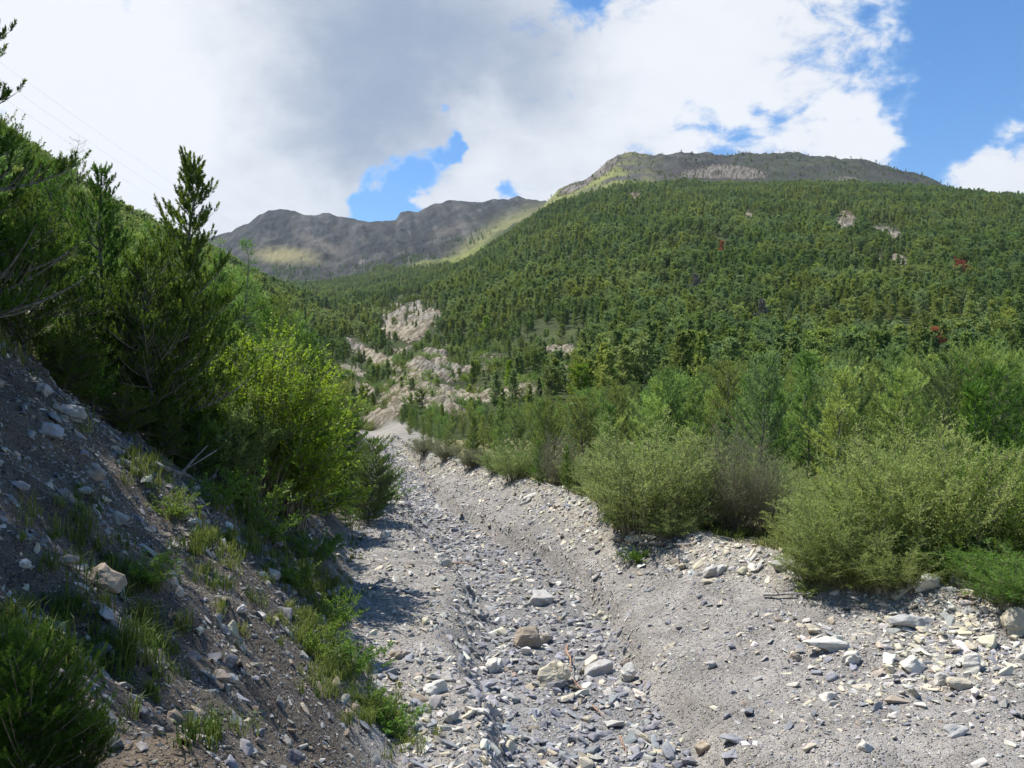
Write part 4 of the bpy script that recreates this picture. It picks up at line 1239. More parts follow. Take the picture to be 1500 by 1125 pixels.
for k in range(1500):
    y = 13 + 40 * gy.random() ** 1.6; r = gy.uniform(3, 13)
    x = float(foot(y)) - r
    if y < 24 and r < 6.2 and gy.random() < .85:
        continue
    tuft(x, y, float(hgt(np.array(x), np.array(y))), 16, gy.uniform(.18, .42), .009 + .0004 * y)
for k in range(900):
    y = 12 + 50 * gy.random() ** 1.5
    x = float(terr(y)) + gy.uniform(.6, 7)
    tuft(x, y, float(hgt(np.array(x), np.array(y))), 16, gy.uniform(.15, .4), .009 + .0004 * y)
for k in range(2600):
    y = 8 + 34 * gy.random()
    x = float(terr(y)) + gy.uniform(1.5, 26)
    tuft(x, y, float(hgt(np.array(x), np.array(y))), 14, gy.uniform(.2, .5), .012 + .0004 * y)
me = mk('grass', np.concatenate(GV), [np.concatenate([f[0] for f in GF]), np.concatenate([f[1] for f in GF])], [L_GRASS], False, {'tint': ('FLOAT', np.concatenate(GT))})
link('grass', me, label='green and straw coloured grass tufts on the bank', kind='stuff')


# dead wood
def limb(name, a, b, r, label, cat='dead wood', bend=.06, stubs=3, mat=None, seed=0, lift=.06):
    q = np.random.default_rng(seed)
    A, B = np.array(base_at(*a)), np.array(base_at(*b))
    A[2] += lift; B[2] += lift
    s = np.linspace(0, 1, 9)
    C = A + (B - A) * s[:, None]
    ln = np.linalg.norm(B - A)
    C[1:-1] += q.normal(0, bend * ln * .25, (7, 3)) * np.array([1, 1, .6])
    gr = hgt(C[:, 0], C[:, 1])
    C[:, 2] = np.maximum(C[:, 2], gr + r * .5)
    paths = [(C, r * (1 - .6 * s))]
    for k in range(stubs):
        t = q.uniform(.2, .9); p = np.array([np.interp(t, s, C[:, j]) for j in range(3)])
        d = (B - A) / ln + q.normal(0, .8, 3); d[2] = abs(d[2]) * .7 + .1; d /= np.linalg.norm(d)
        l = ln * q.uniform(.12, .35)
        paths.append((np.stack([p, p + d * l * .5 + q.normal(0, .03, 3), p + d * l]), np.array([r * .45, r * .32, r * .12])))
    v, f = tubes(paths, 7)
    o = A.copy()
    link(name, mk(name, v - o, f, [mat or WOOD], True), None, label, cat, loc=o)


REDW = barkmat('reddish_wood', (.26, .15, .10), (.42, .29, .21), 16)
limb('fallen_log', (228, 690), (312, 716), .07, 'grey weathered log lying across the bank below the pines', seed=1, mat=BARKG)
limb('dead_root', (236, 628), (282, 676), .05, 'mossy dead root running down the bank beside the log', bend=.1, stubs=6, seed=2, lift=.2)
limb('dead_root', (258, 640), (322, 700), .028, 'thin pale root tangled over the mossy one', bend=.15, stubs=7, seed=3, lift=.2)
limb('dead_root', (300, 650), (270, 700), .022, 'crooked thin root near the white stone', bend=.2, stubs=5, seed=13, lift=.15)
limb('dead_branch', (40, 500), (80, 478), .03, 'pale bare branch sticking out at the bank crest', stubs=2, seed=4, lift=.5)
limb('fallen_branch', (938, 800), (1012, 801), .05, 'dark branch lying on the gravel at the foot of the willows', stubs=2, seed=5)
limb('fallen_log', (1395, 858), (1492, 905), .11, 'grey log lying along the stones near the right edge', stubs=2, seed=6, lift=.12)
limb('fallen_branch', (1118, 876), (1196, 874), .035, 'thin stick lying on the stones below the drooping willow', stubs=1, seed=7)
limb('driftwood_stick', (831, 960), (837, 1000), .03, 'reddish stick leaning on the largest pale boulder', seed=8, stubs=1, mat=REDW, lift=.2)
limb('driftwood_stick', (838, 1000), (858, 1022), .022, 'reddish splintered stick at the foot of the pale boulder', seed=9, stubs=2, mat=REDW)
limb('driftwood_stick', (662, 828), (700, 829), .03, 'brown driftwood stick in the upper channel', seed=10, stubs=3, mat=REDW)
limb('driftwood_stick', (868, 1040), (885, 1056), .018, 'short brown stick among the slate stones in the channel', seed=11, stubs=3, mat=REDW)
limb('driftwood_stick', (908, 1085), (918, 1110), .02, 'light brown stick near the bottom of the channel', seed=12, stubs=0, mat=REDW)

# the three faint wires high on the left
for k, (a, da, b, db, lab) in enumerate((((-40, 62), 150, (470, 392), 560, 'highest thin wire crossing the sky on the left'), ((-40, 88), 150, (460, 402), 560, 'middle thin wire of the three on the left'), ((-40, 112), 150, (450, 412), 560, 'lowest thin wire of the three on the left'))):
    ua, va = ray(*a); ub, vb = ray(*b)
    A = np.array([ua * da, da, va * da]); B = np.array([ub * db, db, vb * db])
    s = np.linspace(0, 1, 40)
    C = A + (B - A) * s[:, None]
    C[:, 2] -= 4 * 5 * s * (1 - s)
    v, f = tubes([(C, np.full(40, .014))], 4)
    m_w = bpy.data.materials.get('wire') or barkmat('wire', (.2, .2, .2), (.25, .25, .25))
    link('power_line', mk('power_line', v - A, f, [m_w], True), None, lab, 'power line', loc=A)

# bushes clinging to the outcrops of the gorge
hx_, hy_ = sample_slope(96, 520, -.27, .16, lambda y: 2.8 + y * .012, 55)
hz2 = hgt(hx_, hy_)
qx, qy, qr, qm = far_masks(hx_, hy_, hz2)
gq = np.random.default_rng(56)
kk_ = (blobs(BLOBS, qx, qy) > .15) & (gq.random(len(hx_)) < .75 - .45 * np.clip(qr, 0, 1)) & seen(hx_, hy_, hz2 + 3.5) & (qx > 470) & (qx < 900)
idx_ = np.where(kk_)[0]
idx_ = idx_[np.argsort(hy_[idx_])][:230]
for i in idx_:
    s = gq.uniform(.9, 2.6) * (.8 + hy_[i] / 500)
    m_l = [L_BUSH, L_YOUNG, L_FOREST, L_WILLOW, L_YEL][int(gq.choice(5, p=[.22, .3, .3, .13, .05]))]
    tree('rock_bush', BSH[int(gq.integers(0, 3))], (hx_[i], hy_[i], hz2[i] - .2), gq.uniform(0, 6.28), (s, s, s * gq.uniform(.8, 1.3)), 'small bush clinging to the pale rock outcrops of the gorge', 'bush', 'bushes on the gorge outcrops', FS, mats=(m_l, None))

# ------------------------------------------------------------------ stones
def stone_mesh(seed, dims=(1, .75, .5), n=16, bevel=.05, rough=.03, boxy=.5, name='stone', sub=1, mat=None):
    q = np.random.default_rng(seed)
    bm = bmesh.new()
    p = q.normal(0, 1, (n, 3)); p /= np.linalg.norm(p, axis=1, keepdims=True)
    inf = p / np.max(np.abs(p), axis=1, keepdims=True)
    p = p * (1 - boxy) + inf * boxy * .85
    p *= q.uniform(.82, 1.05, (n, 1))
    p = p * np.array(dims) * .5
    for c in p:
        bm.verts.new(c)
    r = bmesh.ops.convex_hull(bm, input=bm.verts)
    junk = list({e for e in r['geom_interior'] + r['geom_unused'] if isinstance(e, bmesh.types.BMVert)})
    if junk:
        bmesh.ops.delete(bm, geom=junk, context='VERTS')
    bmesh.ops.dissolve_limit(bm, angle_limit=.22, verts=bm.verts, edges=bm.edges)
    if bevel:
        bmesh.ops.bevel(bm, geom=list(bm.edges), offset=bevel * min(dims), segments=1, affect='EDGES', clamp_overlap=True)
    if sub:
        bmesh.ops.triangulate(bm, faces=bm.faces)
        for it in range(sub):
            lim = (.30, .16, .09)[it] * max(dims)
            es = [e for e in bm.edges if e.calc_length() > lim]
            if es:
                bmesh.ops.subdivide_edges(bm, edges=es, cuts=1, use_grid_fill=True)
                bmesh.ops.triangulate(bm, faces=[f for f in bm.faces if len(f.verts) > 3])
        co = np.array([v.co for v in bm.verts]) / max(dims)
        ax = q.normal(0, 1, 3) * np.array([.35, .35, 1]); ax /= np.linalg.norm(ax)
        lz = co @ ax
        d = rough * (fbm(co[:, 0] * 3.1 + seed, co[:, 1] * 3.1 + co[:, 2] * 4.7, 4, seed % 97, .6) + .8 * vn(lz * 11 + seed, lz * 0, 7) * (rough > .015))
        for v, c, dd in zip(bm.verts, co, d):
            rr = c / (np.linalg.norm(c) + 1e-9)
            v.co += Vector(rr * dd * max(dims))
    me = bpy.data.meshes.new(name)
    bm.to_mesh(me); bm.free()
    me.materials.append(mat or MAT_ROCK)
    return me


STONES = [stone_mesh(500 + k, ((1, .75, .42), (1, .6, .35), (1, .85, .55), (1, .7, .22), (1, .55, .3), (1, .9, .7), (1, .8, .3), (1, .5, .42))[k], 11 + k % 4, .05, .05, .3 + .05 * (k % 5), 'stone', 2) for k in range(8)]
PEB = [stone_mesh(600 + k, ((1, .75, .5), (1, .6, .35), (1, .85, .6), (1, .7, .24), (1, .5, .35), (1, .8, .35))[k], 10, .06, .0, .4, 'pebble', 0) for k in range(6)]
PEBO = []
for me in PEB:
    me.materials.clear(); me.materials.append(MAT_ROCKI)
    PEBO.append(bpy.data.objects.new('loose_pebble', me))

gs = np.random.default_rng(21)
C_SL = np.array([.26, .265, .285]); C_GR = np.array([.38, .37, .35]); C_TAN = np.array([.52, .47, .36]); C_PALE = np.array([.56, .54, .485]); C_DK = np.array([.17, .175, .19]); C_BR = np.array([.30, .25, .195])


def pareto(n, a, lo, hi):
    u = gs.random(n)
    return (lo ** -a + u * (hi ** -a - lo ** -a)) ** (-1 / a)


SX, SY, SS, SCOL, SZN = [], [], [], [], []


def add(x, y, s, mix, zn):
    cols = np.stack([C_SL, C_GR, C_TAN, C_PALE, C_DK, C_BR])
    idx = gs.choice(6, len(x), p=np.array(mix) / sum(mix))
    c = cols[idx] * gs.uniform(.8, 1.2, (len(x), 1)) * gs.uniform(.96, 1.04, (len(x), 3))
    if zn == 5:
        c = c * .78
    SX.append(x); SY.append(y); SS.append(s); SCOL.append(c); SZN.append(np.full(len(x), zn))


def yy_(n, a, b, p=1.6):
    """more stones near the camera"""
    return a + (b - a) * gs.random(n) ** p


# channel
n = 22000; y = yy_(n, 8, 75, 2.0); x = chan(y) + cwid(y) * gs.uniform(-1.05, 1.1, n)
add(x, y, pareto(n, 1.5, .045, .36) * (1 + .004 * y), (5, 2.2, .8, .8, 1.3, .2), 0)
n = 2600; y = yy_(n, 8, 60, 1.7); x = chan(y) + cwid(y) * gs.uniform(-1.0, 1.05, n)
add(x, y, pareto(n, 1.2, .14, .42), (5, 2.2, 1.2, 1.2, 1.0, .4), 0)
n = 230; y = yy_(n, 10, 50, 1.4); x = chan(y) + cwid(y) * gs.uniform(-.95, 1.0, n)
add(x, y, pareto(n, .8, .24, .55), (3, 3, 2, 2.2, .6, .6), 0)
# left shelf
n = 1500; y = yy_(n, 8, 45, 1.5); a = foot(y); b = chan(y) - cwid(y); x = a + (b - a) * gs.uniform(-.15, 1., n)
add(x, y, pareto(n, 1.1, .10, .40), (2.2, 3, 2.4, 2.0, .5, .4), 1)
n = 17000; y = yy_(n, 7, 70, 1.9); a = foot(y); b = chan(y) - cwid(y); x = a + (b - a) * gs.uniform(-.05, 1.02, n)
add(x, y, pareto(n, 1.75, .03, .36), (2.2, 3, 2, 1.4, .6, .3), 1)
# right gravel slope
n = 52000; y = yy_(n, 7, 75, 1.8); a = chan(y) + cwid(y); b = terr(y) + .3; x = a + (b - a) * gs.uniform(-.02, 1, n)
add(x, y, pareto(n, 2.0, .024, .32), (2.2, 3.2, 1.2, 1.0, .5, .6), 2)
# clusters of coarser stones on the slope
n = 9000; y = yy_(n, 8, 40, 1.5); a = chan(y) + cwid(y); b = terr(y); x = a + (b - a) * gs.uniform(0, 1, n)
k = fbm(x / 1.3, y / 1.1, 3, 131) > .02
add(x[k], y[k], pareto(k.sum(), 1.7, .05, .34), (2, 2.5, 2, 1.5, .5, .4), 2)
# levee of pale stones under the willows
n = 7500; y = yy_(n, 9, 72, 1.7); x = terr(y) + gs.normal(-.35, .55, n)
add(x, y, pareto(n, 1.35, .06, .46), (.6, 1.0, 3.4, 2.6, .1, .3), 3)
# pale pile in the lower right
n = 1500; x = gs.normal(7.4, 1.15, n); y = gs.normal(13.4, .75, n)
add(x, y, pareto(n, 1.35, .05, .42), (.6, 1.0, 3.4, 2.6, .1, .2), 4)
n = 900; x = gs.normal(8.3, 1.2, n); y = gs.normal(15.0, .5, n)
add(x, y, pareto(n, 1.3, .06, .42), (.5, 1.0, 3.4, 2.6, .1, .2), 4)
# left bank: dark scree
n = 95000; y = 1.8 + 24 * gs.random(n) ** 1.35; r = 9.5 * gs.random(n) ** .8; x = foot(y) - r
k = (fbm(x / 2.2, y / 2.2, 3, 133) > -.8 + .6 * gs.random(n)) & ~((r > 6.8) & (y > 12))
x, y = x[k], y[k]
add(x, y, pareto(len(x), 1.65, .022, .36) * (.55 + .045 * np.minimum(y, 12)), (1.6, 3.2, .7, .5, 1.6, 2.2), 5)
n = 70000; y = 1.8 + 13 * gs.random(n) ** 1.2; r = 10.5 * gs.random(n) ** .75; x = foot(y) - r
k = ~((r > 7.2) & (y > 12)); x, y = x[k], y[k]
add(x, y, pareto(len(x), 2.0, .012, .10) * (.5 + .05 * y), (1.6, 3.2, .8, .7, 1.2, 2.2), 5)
# foot of the bank further up
n = 3500; y = yy_(n, 20, 60); x = foot(y) - 3.2 * gs.random(n)
add(x, y, pareto(n, 1.8, .04, .4), (2, 3, 1.5, 1, .8, .5), 1)

SX, SY, SS, SCOL, SZN = (np.concatenate(a) for a in (SX, SY, SS, SCOL, SZN))
SZ = hgt(SX, SY)
px, py = proj(SX, SY, SZ)
app = SS / SY
ok = (px > -60) & (px < 1560) & (py < 1180) & (app > .0010)
SX, SY, SS, SCOL, SZN, SZ, px, py, app = (a[ok] for a in (SX, SY, SS, SCOL, SZN, SZ, px, py, app))
# slope of the ground under each stone
e = .12
gx = (hgt(SX + e, SY) - hgt(SX - e, SY)) / (2 * e); gyy = (hgt(SX, SY + e) - hgt(SX, SY - e)) / (2 * e)
n = len(SX)
yaw = gs.uniform(0, 2 * PI, n)
tl = gs.normal(0, .28, n); tr_ = gs.normal(0, .28, n)


def rotm(ax, a):
    c, s = np.cos(a), np.sin(a); o, z = np.ones_like(a), np.zeros_like(a)
    if ax == 'z': R = [[c, -s, z], [s, c, z], [z, z, o]]
    elif ax == 'x': R = [[o, z, z], [z, c, -s], [z, s, c]]
    else: R = [[c, z, s], [z, o, z], [-s, z, c]]
    return np.array(R).transpose(2, 0, 1)


nrm = np.stack([-np.clip(gx, -1.2, 1.2), -np.clip(gyy, -1.2, 1.2), np.ones(n)], -1); nrm /= np.linalg.norm(nrm, axis=1, keepdims=True)
t1 = np.cross(np.tile([0., 1, 0], (n, 1)), nrm); t1 /= np.linalg.norm(t1, axis=1, keepdims=True)
t2 = np.cross(nrm, t1)
RB = np.stack([t1, t2, nrm], -1)
R = RB @ rotm('z', yaw) @ rotm('x', tl) @ rotm('y', tr_)
EUL = np.stack([np.arctan2(R[:, 2, 1], R[:, 2, 2]), -np.arcsin(np.clip(R[:, 2, 0], -1, 1)), np.arctan2(R[:, 1, 0], R[:, 0, 0])], -1)
flat = gs.uniform(.75, 1.2, (n, 3)) * np.array([1, 1, 1.0])
SCL = SS[:, None] * flat
CEN = np.stack([SX, SY, SZ], -1) + nrm * (SS * gs.uniform(-.07, .13, n))[:, None]


def boulder(seed, dims, at, col, label, rot=(0, 0, 0), n=18, boxy=.4, sink=.3, bevel=.05, rough=.055, name='boulder'):
    """a single stone with a shape of its own; dims in photo pixels at its place"""
    x, y, z = base_at(*at)
    k = math.hypot(y, x) / F
    d = np.array(dims) * k
    me = stone_mesh(seed, tuple(d), n, bevel, rough, boxy, name, 3, MAT_BOULD)
    o = link(name, me, None, label, 'boulder' if max(d) > .35 else 'stone')
    o.location = (x, y + d[1] * .3, z + d[2] * (.5 - sink))
    o.rotation_euler = rot
    o.color = tuple(col) + (1,)
    return o


BL = [
    (701, (54, 46, 52), (812, 1008), C_TAN * 1.0, 'largest squarish pale boulder in the middle of the channel', (.05, .05, .3), .75),
    (702, (52, 40, 28), (792, 888), C_GR * 1.1, 'grey flat topped boulder higher up in the channel', (.1, -.15, .5), .6),
    (703, (56, 26, 26), (876, 990), C_GR * 1.05, 'grey layered slab right of the largest pale boulder', (.1, -.45, .1), .5),
    (704, (26, 22, 40), (921, 1000), C_PALE, 'upright pale stone right of the grey layered slab', (.1, .1, .2), .5),
    (705, (34, 26, 26), (795, 945), C_BR * 1.25, 'brown angular stone above the largest pale boulder', (0, .1, .8), .5),
    (706, (46, 36, 46), (772, 950), C_BR * 1.0, 'lump of caked earth and gravel left of the brown stone', (0, .1, .1), .2),
    (707, (36, 28, 30), (722, 986), C_PALE, 'pale block by the cut edge of the channel', (0, .1, .4), .6),
    (708, (42, 24, 16), (711, 1010), C_SL, 'blue-grey slab below the pale block in the channel', (.1, -.2, .3), .5),
    (709, (34, 26, 18), (585, 966), C_BR * 1.1, 'rounded brown stone on the left gravel shelf', (0, 0, .2), .1),
    (710, (44, 34, 26), (640, 1018), C_PALE, 'pale broken block on the left gravel shelf', (0, .1, .3), .5),
    (711, (44, 22, 16), (697, 1050), C_PALE * 1.08, 'white flat stone at the left rim of the channel', (0, .1, .1), .5),
    (712, (30, 26, 26), (662, 1060), C_GR, 'grey rounded stone left of the white flat one', (0, 0, .6), .1),
    (713, (36, 14, 12), (638, 997), C_PALE, 'long cream stone lying on the left shelf', (0, .1, .1), .6),
    (714, (44, 20, 14), (612, 1030), C_BR * 1.15, 'long brownish slab at the left shelf foot', (0, .3, -.3), .4),
    (715, (34, 24, 28), (646, 828), C_PALE * .95, 'pale boulder at the head of the channel beside an undercut', (0, 0, .3), .6),
    (716, (26, 20, 18), (565, 790), C_PALE, 'pale stone at the foot of the left bank', (0, 0, .2), .5),
    (717, (84, 30, 24), (1222, 955), C_PALE, 'long pale slab jutting out of the gravel slope', (0, .2, -.15), .5),
    (718, (30, 24, 20), (1194, 930), C_TAN * 1.1, 'orange-tan stone at the upper end of the long pale slab', (0, .2, .4), .6),
    (719, (30, 20, 34), (1250, 975), C_PALE, 'white veined stone under the right end of the long slab', (0, .3, .3), .4),
    (720, (96, 34, 24), (1350, 920), C_GR * 1.15, 'big grey layered slab at the foot of the levee', (0, .12, .05), .5),
    (721, (44, 30, 30), (1366, 868), C_PALE * 1.02, 'pale angular boulder on top of the levee at the right', (0, .1, .4), .6),
    (722, (48, 18, 16), (1330, 872), C_TAN, 'tilted tan slab on the levee left of the pale angular boulder', (0, -.5, .1), .6),
    (723, (42, 32, 56), (1492, 935), C_TAN * .8, 'brown boulder cut by the right edge', (0, .1, .2), .5),
    (724, (44, 32, 28), (1342, 985), C_PALE, 'rounded pale boulder in the lower right pile', (0, 0, .5), .2),
    (725, (26, 20, 20), (1302, 990), C_TAN * 1.05, 'tan block left of the rounded pale boulder', (0, .1, .3), .7),
    (726, (32, 26, 34), (1430, 985), C_PALE * .95, 'grey-pink standing stone in the lower right pile', (0, .1, .9), .4),
    (727, (46, 26, 20), (1412, 1012), C_TAN * .9, 'ochre striped flat stone in front of the standing stone', (0, .1, .1), .5),
    (728, (32, 24, 20), (1385, 1004), C_PALE, 'light grey stone between the rounded boulder and the striped one', (0, .2, .7), .5),
    (729, (22, 18, 18), (1166, 970), C_BR * 1.2, 'round brown stone alone on the gravel slope', (0, 0, 0), .1),
    (730, (24, 18, 12), (1221, 998), C_SL, 'blue-grey wedge stone below the white veined stone', (0, -.3, .6), .5),
    (731, (20, 16, 14), (1043, 980), C_GR, 'grey-white stone on the middle of the slope', (0, .2, .6), .4),
    (732, (40, 16, 9), (1315, 1033), C_BR * 1.2, 'flat reddish-brown slab low on the right slope', (0, .1, .1), .5),
    (733, (26, 22, 22), (1271, 1100), C_PALE, 'cream cube-like stone near the bottom edge', (0, .1, .4), .7),
    (734, (38, 24, 22), (1405, 1080), C_GR * 1.1, 'grey pointed stone near the lower right', (0, -.2, .1), .4),
    (735, (32, 24, 24), (1030, 1105), C_BR * 1.3, 'pinkish tan stone at the bottom of the slope', (0, .1, .2), .4),
    (736, (56, 16, 14), (1078, 1090), C_SL * 1.05, 'long blue-grey slab at the bottom of the slope', (.1, .25, -.3), .5),
    (737, (44, 30, 18), (1075, 1118), C_SL, 'flat blue-grey slab at the bottom edge of the view', (0, 0, .1), .5),
    (738, (30, 26, 26), (1148, 838), C_GR, 'grey speckled boulder below the grey twiggy shrubs', (0, .1, .4), .2),
    (739, (40, 20, 14), (775, 735), C_PALE * .95, 'pale tilted slab standing on the far levee', (0, -.6, .2), .6),
    (740, (30, 20, 18), (905, 778), C_TAN * 1.05, 'tan rounded boulder on the levee left of the round willow', (0, 0, .3), .2),
    (741, (22, 18, 18), (921, 780), C_TAN, 'tan boulder beside the rounded one on the levee', (0, 0, .3), .2),
    (742, (60, 24, 14), (942, 793), C_TAN, 'flat tan rock under the round willow', (0, .05, .1), .4),
    (743, (46, 30, 26), (1050, 845), C_GR * 1.2, 'pale grey flat boulder below the willows', (0, 0, .2), .3),
    (744, (34, 12, 10), (1040, 855), C_TAN, 'flat yellowish slab in front of the pale grey flat boulder', (0, 0, .1), .5),
    (745, (40, 34, 30), (100, 610), C_GR * .8, 'grey boulder stuck in the shaded slope below the pines', (.2, .3, .2), .4),
    (746, (36, 34, 26), (66, 640), C_SL * 1.2, 'blue-grey boulder low left in the shaded slope', (.2, .3, .2), .4),
    (747, (24, 22, 20), (60, 580), C_GR * .9, 'greenish grey stone at the top of the shaded slope', (.2, .3, .2), .4),
    (748, (88, 46, 40), (140, 860), C_BR * .9, 'big brown weathered boulder on the shaded slope among grass', (.2, .5, .2), .3),
    (749, (36, 24, 16), (92, 826), C_BR * 1.1, 'thin brown slab above the big weathered boulder', (.1, -.2, .2), .5),
    (750, (18, 16, 16), (34, 838), C_PALE, 'small pale stone left of the thin brown slab', (.1, .2, .2), .4),
    (751, (24, 20, 20), (282, 775), C_GR, 'grey block standing by the grass on the bank', (.1, .2, .2), .5),
    (752, (22, 16, 14), (285, 666), C_PALE * 1.1, 'white stone among the dead roots', (.1, .2, .2), .3),
    (753, (24, 18, 16), (336, 998), C_PALE * .9, 'pale stone on the dark lower slope', (.1, .3, .4), .4),
    (754, (20, 14, 12), (350, 900), C_GR * 1.1, 'upright slaty stone at the light band of the slope', (.1, -.6, .4), .5),
    (755, (30, 24, 18), (397, 845), C_GR, 'grey tilted slabs beside the grass strip', (.1, .5, .2), .5),
    (756, (26, 20, 14), (24, 715), C_SL * 1.1, 'flat blue-grey stone at the left edge of the slope', (.1, .2, .4), .5),
    (757, (32, 14, 10), (118, 725), C_GR, 'flat grey stone in the middle of the shaded slope', (.0, .1, .1), .5),
    (758, (26, 22, 20), (135, 700), C_BR, 'brown stone half buried in the shaded slope', (.2, .3, .5), .3),
]
used = []
for (sd_, dm, at, col, lab, rot, bx2) in BL:
    boulder(sd_, dm, at, col, lab, rot, boxy=bx2)
    used.append(at)
# drop loose stones that would sit inside the single boulders
ob = [o for o in COL.objects if o.name.startswith('boulder')]
keep = np.ones(len(SX), bool)
for o in ob:
    dd = np.hypot(SX - o.location.x, SY - o.location.y)
    rr = .5 * min(o.dimensions.x, o.dimensions.y) if o.dimensions.x > 0 else .2
    keep &= ~((dd < rr) & (SS > .04))

vis = keep & (px > 5) & (px < 1495) & (py < 1120)
order = np.argsort(-np.where(vis, app, 0))
big = order[:235]
ZL = {0: ('lying loose in the dry channel', 'stones in the dry channel'), 1: ('lying on the gravel shelf along the left bank', 'stones on the left gravel shelf'), 2: ('lying on the right gravel slope', 'stones on the gravel slope'),
      3: ('on the stony levee under the willows', 'stones of the levee'), 4: ('in the pale pile at the lower right', 'stones of the lower right pile'), 5: ('lying on the dark slope of the left bank', 'stones on the dark bank slope')}
for i in big:
    c = SCOL[i]
    w = 'pale tan' if c[0] > c[2] * 1.2 else ('light grey' if c.mean() > .36 else ('blue-grey' if c[2] > c[0] * 1.08 else 'grey'))
    w2 = 'angular stone' if SS[i] > .14 else 'small stone'
    o = link('stone', STONES[int(gs.integers(0, 8))], None, f'{w} {w2} {ZL[int(SZN[i])][0]}', 'stone', f'{w} {"angular" if SS[i] > .14 else "small"} {ZL[int(SZN[i])][1]}')
    o.location = CEN[i]; o.rotation_euler = EUL[i]; o.scale = SCL[i]
    o.color = tuple(c) + (1,)
m_ = keep.copy(); m_[big] = False
q = np.where(m_)[0]
scatter('loose_stones', CEN[q], EUL[q], SCL[q], gs.integers(0, 6, len(q)), np.concatenate([SCOL[q], np.ones((len(q), 1))], -1), PEBO, 'countless loose grey and tan stones covering the stream bed and the bank')
print('STONES', len(q), len(big), len(BL))

# ------------------------------------------------------------------ light, sky, air
SUN_AZ, SUN_EL = math.radians(-62), math.radians(63)
sd = Vector((math.sin(SUN_AZ) * math.cos(SUN_EL), math.cos(SUN_AZ) * math.cos(SUN_EL), math.sin(SUN_EL)))
sl = bpy.data.lights.new('sun', 'SUN')
sl.energy = 4.6
sl.angle = math.radians(.53)
sl.color = (1.0, .955, .89)
so = bpy.data.objects.new('sun', sl)
COL.objects.link(so)
so.rotation_euler = sd.to_track_quat('Z', 'Y').to_euler()
so.location = (-200, 60, 300)

wd = bpy.data.worlds.new('World')
SC.world = wd
wd.use_nodes = True
nt = wd.node_tree
nt.nodes.clear()
sky = N(nt, 'ShaderNodeTexSky', sky_type='NISHITA', sun_disc=False, sun_elevation=SUN_EL, sun_rotation=SUN_AZ, altitude=1500, air_density=1.0, dust_density=.3, ozone_density=1.6)
tc = N(nt, 'ShaderNodeTexCoord')
Dv = tc.outputs['Generated']
sep = N(nt, 'ShaderNodeSeparateXYZ', {0: Dv})
den = M(nt, 'ADD', M(nt, 'MAXIMUM', sep.outputs[2], 0.0), .42)
pv = N(nt, 'ShaderNodeCombineXYZ', {0: M(nt, 'DIVIDE', sep.outputs[0], den), 1: M(nt, 'DIVIDE', sep.outputs[1], den), 2: 0.0})
pr = N(nt, 'ShaderNodeMapping', {'Vector': pv.outputs[0], 'Rotation': (0, 0, math.radians(20)), 'Scale': (1.0, 1.15, 1)})
nz = N(nt, 'ShaderNodeTexNoise', {'Vector': pr.outputs[0], 'Scale': 4.2, 'Detail': 8, 'Roughness': .62, 'Distortion': .25})
nz2 = N(nt, 'ShaderNodeTexNoise', {'Vector': pr.outputs[0], 'Scale': 2.1, 'Detail': 3, 'Roughness': .5})
nzf = N(nt, 'ShaderNodeTexNoise', {'Vector': pr.outputs[0], 'Scale': 11, 'Detail': 7, 'Roughness': .62, 'Distortion': .4})


wz = N(nt, 'ShaderNodeTexNoise', {'Vector': Dv, 'Scale': 9, 'Detail': 4, 'Roughness': .6})
wo_ = N(nt, 'ShaderNodeVectorMath', {0: wz.outputs['Color'], 1: (.5, .5, .5)}, operation='SUBTRACT')
ws_ = N(nt, 'ShaderNodeVectorMath', {0: wo_.outputs[0], 3: .16}, operation='SCALE')
Dw = N(nt, 'ShaderNodeVectorMath', {0: Dv, 1: ws_.outputs[0]}, operation='ADD').outputs[0]


def dvec(px, py):
    u, v = ray(px, py)
    d = Vector((float(u), 1, float(v))).normalized()
    return tuple(d)


def blobsum(B, start):
    acc = start
    for px, py, r, a in B:
        dist = N(nt, 'ShaderNodeVectorMath', {0: Dw, 1: dvec(px, py)}, operation='DISTANCE').outputs['Value']
        rr = r / F
        w = M(nt, 'POWER', 2.71828, M(nt, 'MULTIPLY', M(nt, 'MULTIPLY', dist, dist), -1 / (rr * rr)))
        acc = M(nt, 'MULTIPLY_ADD', w, a, acc)
    return acc


COVER = [(100, 90, 330, .75), (430, 120, 300, .8), (650, 90, 240, .7), (380, 270, 150, .5), (480, 270, 70, .25), (900, 160, 150, .6), (1010, 90, 150, .5), (1175, 95, 140, .75), (1200, 210, 80, .55), (1290, 205, 60, .5), (720, 240, 90, .6),
         (1495, 220, 84, 1.2), (1440, 262, 46, .7), (1300, 30, 70, .35), (1370, 95, 40, .6), (690, 285, 60, .45), (800, 265, 50, .4), (-700, 0, 600, .4), (420, 310, 60, .3),
         (555, 295, 66, -1.3), (585, 325, 75, -1.2), (530, 300, 34, -.5), (625, 225, 34, -.8), (740, 283, 34, -.9), (652, 195, 26, -.9), (500, 305, 24, -.5), (606, 250, 38, -.75), (640, 205, 24, -.7), (590, 320, 40, -.4), (520, 300, 20, -.3), (850, 25, 40, -.9), (868, 70, 26, -.6), (1460, 110, 110, -.9), (1375, 190, 58, -.9), (1410, 20, 60, -.6), (1180, 172, 36, -.65), (1150, 185, 26, -.4), (1072, 207, 40, -.75), (740, 282, 24, -.5), (795, 185, 20, -.5), (205, 5, 26, -.5), (1020, 185, 22, -.5), (830, 130, 16, -.4), (1330, 120, 30, -.3), (1100, 150, 18, -.35)]
cov = blobsum(COVER, M(nt, 'MULTIPLY_ADD', M(nt, 'SUBTRACT', nz.outputs[0], .5), 2.4, -.16))
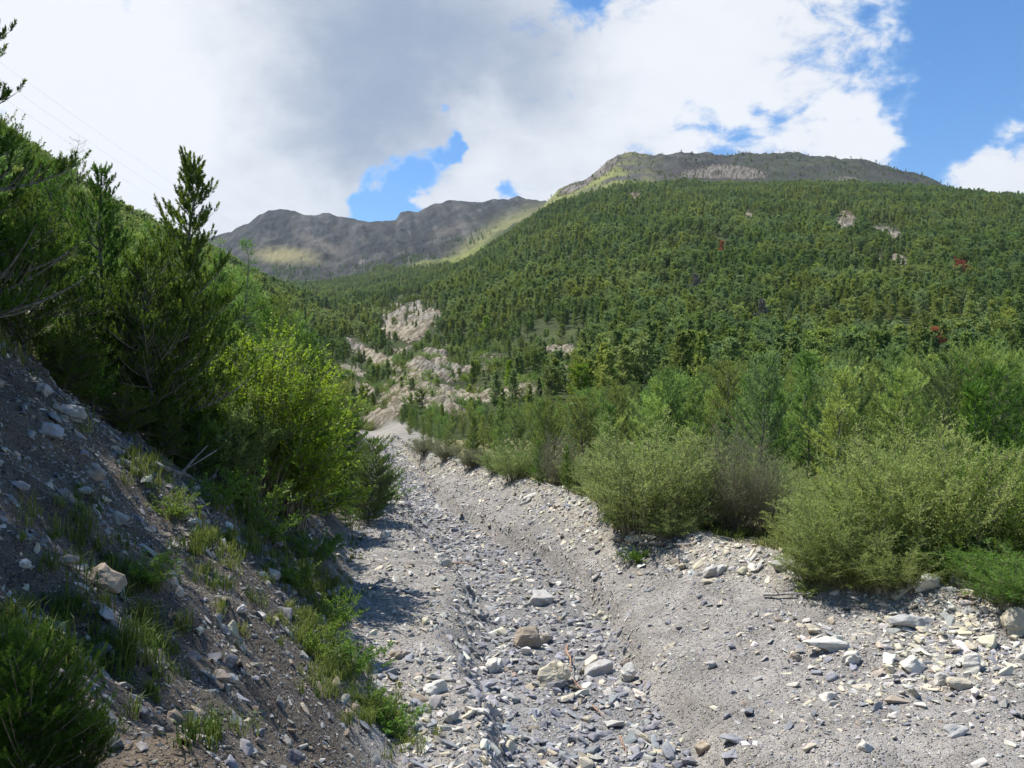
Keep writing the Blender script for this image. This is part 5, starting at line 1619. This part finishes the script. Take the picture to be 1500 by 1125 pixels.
cov = M(nt, 'MULTIPLY_ADD', M(nt, 'SUBTRACT', nzf.outputs[0], .5), 2.4, cov)
upper = maprange(nt, sep.outputs[2], -.03, .02, 0, 1)
alpha = M(nt, 'MULTIPLY', maprange(nt, cov, -.11, .66, 0, 1), upper)
GREY = [(620, 80, 230, .75), (470, 170, 170, .35), (820, 110, 120, .2), (330, 320, 130, .25), (560, 0, 260, .3), (950, 240, 60, .25), (1180, 200, 40, .2), (120, 100, 190, -.7), (200, 210, 100, -.3), (420, 290, 60, -.35), (660, 260, 90, -.4), (720, 190, 70, -.4), (950, 120, 110, -.4), (1250, 190, 80, -.4)]
gv = blobsum(GREY, M(nt, 'MULTIPLY_ADD', M(nt, 'SUBTRACT', nz2.outputs[0], .5), 1.5, .06))
gv = M(nt, 'MULTIPLY_ADD', M(nt, 'SUBTRACT', nz.outputs[0], .5), -.9, gv)
gv = M(nt, 'MULTIPLY_ADD', M(nt, 'SUBTRACT', nzf.outputs[0], .5), -.7, gv)
gm = maprange(nt, gv, -.25, 1.65, 0, 1)
ccol = mixc(nt, gm, (.565, .58, .605), (.19, .24, .325))
thin = mixc(nt, maprange(nt, alpha, .1, .8, 0, 1), (.36, .47, .62), ccol)
skc = N(nt, 'ShaderNodeHueSaturation', {'Hue': .5, 'Saturation': 1.3, 'Value': 1.0, 'Color': sky.outputs[0]})
b1 = N(nt, 'ShaderNodeBackground', {'Color': skc.outputs[0], 'Strength': .115})
b2 = N(nt, 'ShaderNodeBackground', {'Color': thin, 'Strength': 1.0})
mx = N(nt, 'ShaderNodeMixShader', {0: alpha, 1: b1.outputs[0], 2: b2.outputs[0]})
wo = N(nt, 'ShaderNodeOutputWorld')
nt.links.new(mx.outputs[0], wo.inputs[0])

HAZE = True
if HAZE:
    m, nt = newmat('valley_air')
    pvn = N(nt, 'ShaderNodeVolumePrincipled', {'Color': (.72, .84, 1.0, 1), 'Density': .000026, 'Anisotropy': .2})
    o = N(nt, 'ShaderNodeOutputMaterial')
    nt.links.new(pvn.outputs[0], o.inputs['Volume'])
    v = np.array([(x, y, z) for x in (-16000, 16000) for y in (-60, 8300) for z in (-400, 1950)], float)
    f = np.array([(0, 1, 3, 2), (4, 6, 7, 5), (0, 4, 5, 1), (2, 3, 7, 6), (0, 2, 6, 4), (1, 5, 7, 3)])
    hz = link('haze', mk('haze', v, f, [m]), kind='stuff')
    hz.display_type = 'BOUNDS'

wd.cycles.sampling_method = 'MANUAL'
wd.cycles.sample_map_resolution = 256
SC.view_settings.view_transform = 'Standard'
SC.view_settings.look = 'None'
SC.view_settings.exposure = 0.7
SC.view_settings.gamma = 1.0
SC.cycles.max_bounces = 5
SC.cycles.diffuse_bounces = 3
SC.cycles.transmission_bounces = 3
SC.cycles.volume_bounces = 0
SC.cycles.use_adaptive_sampling = True
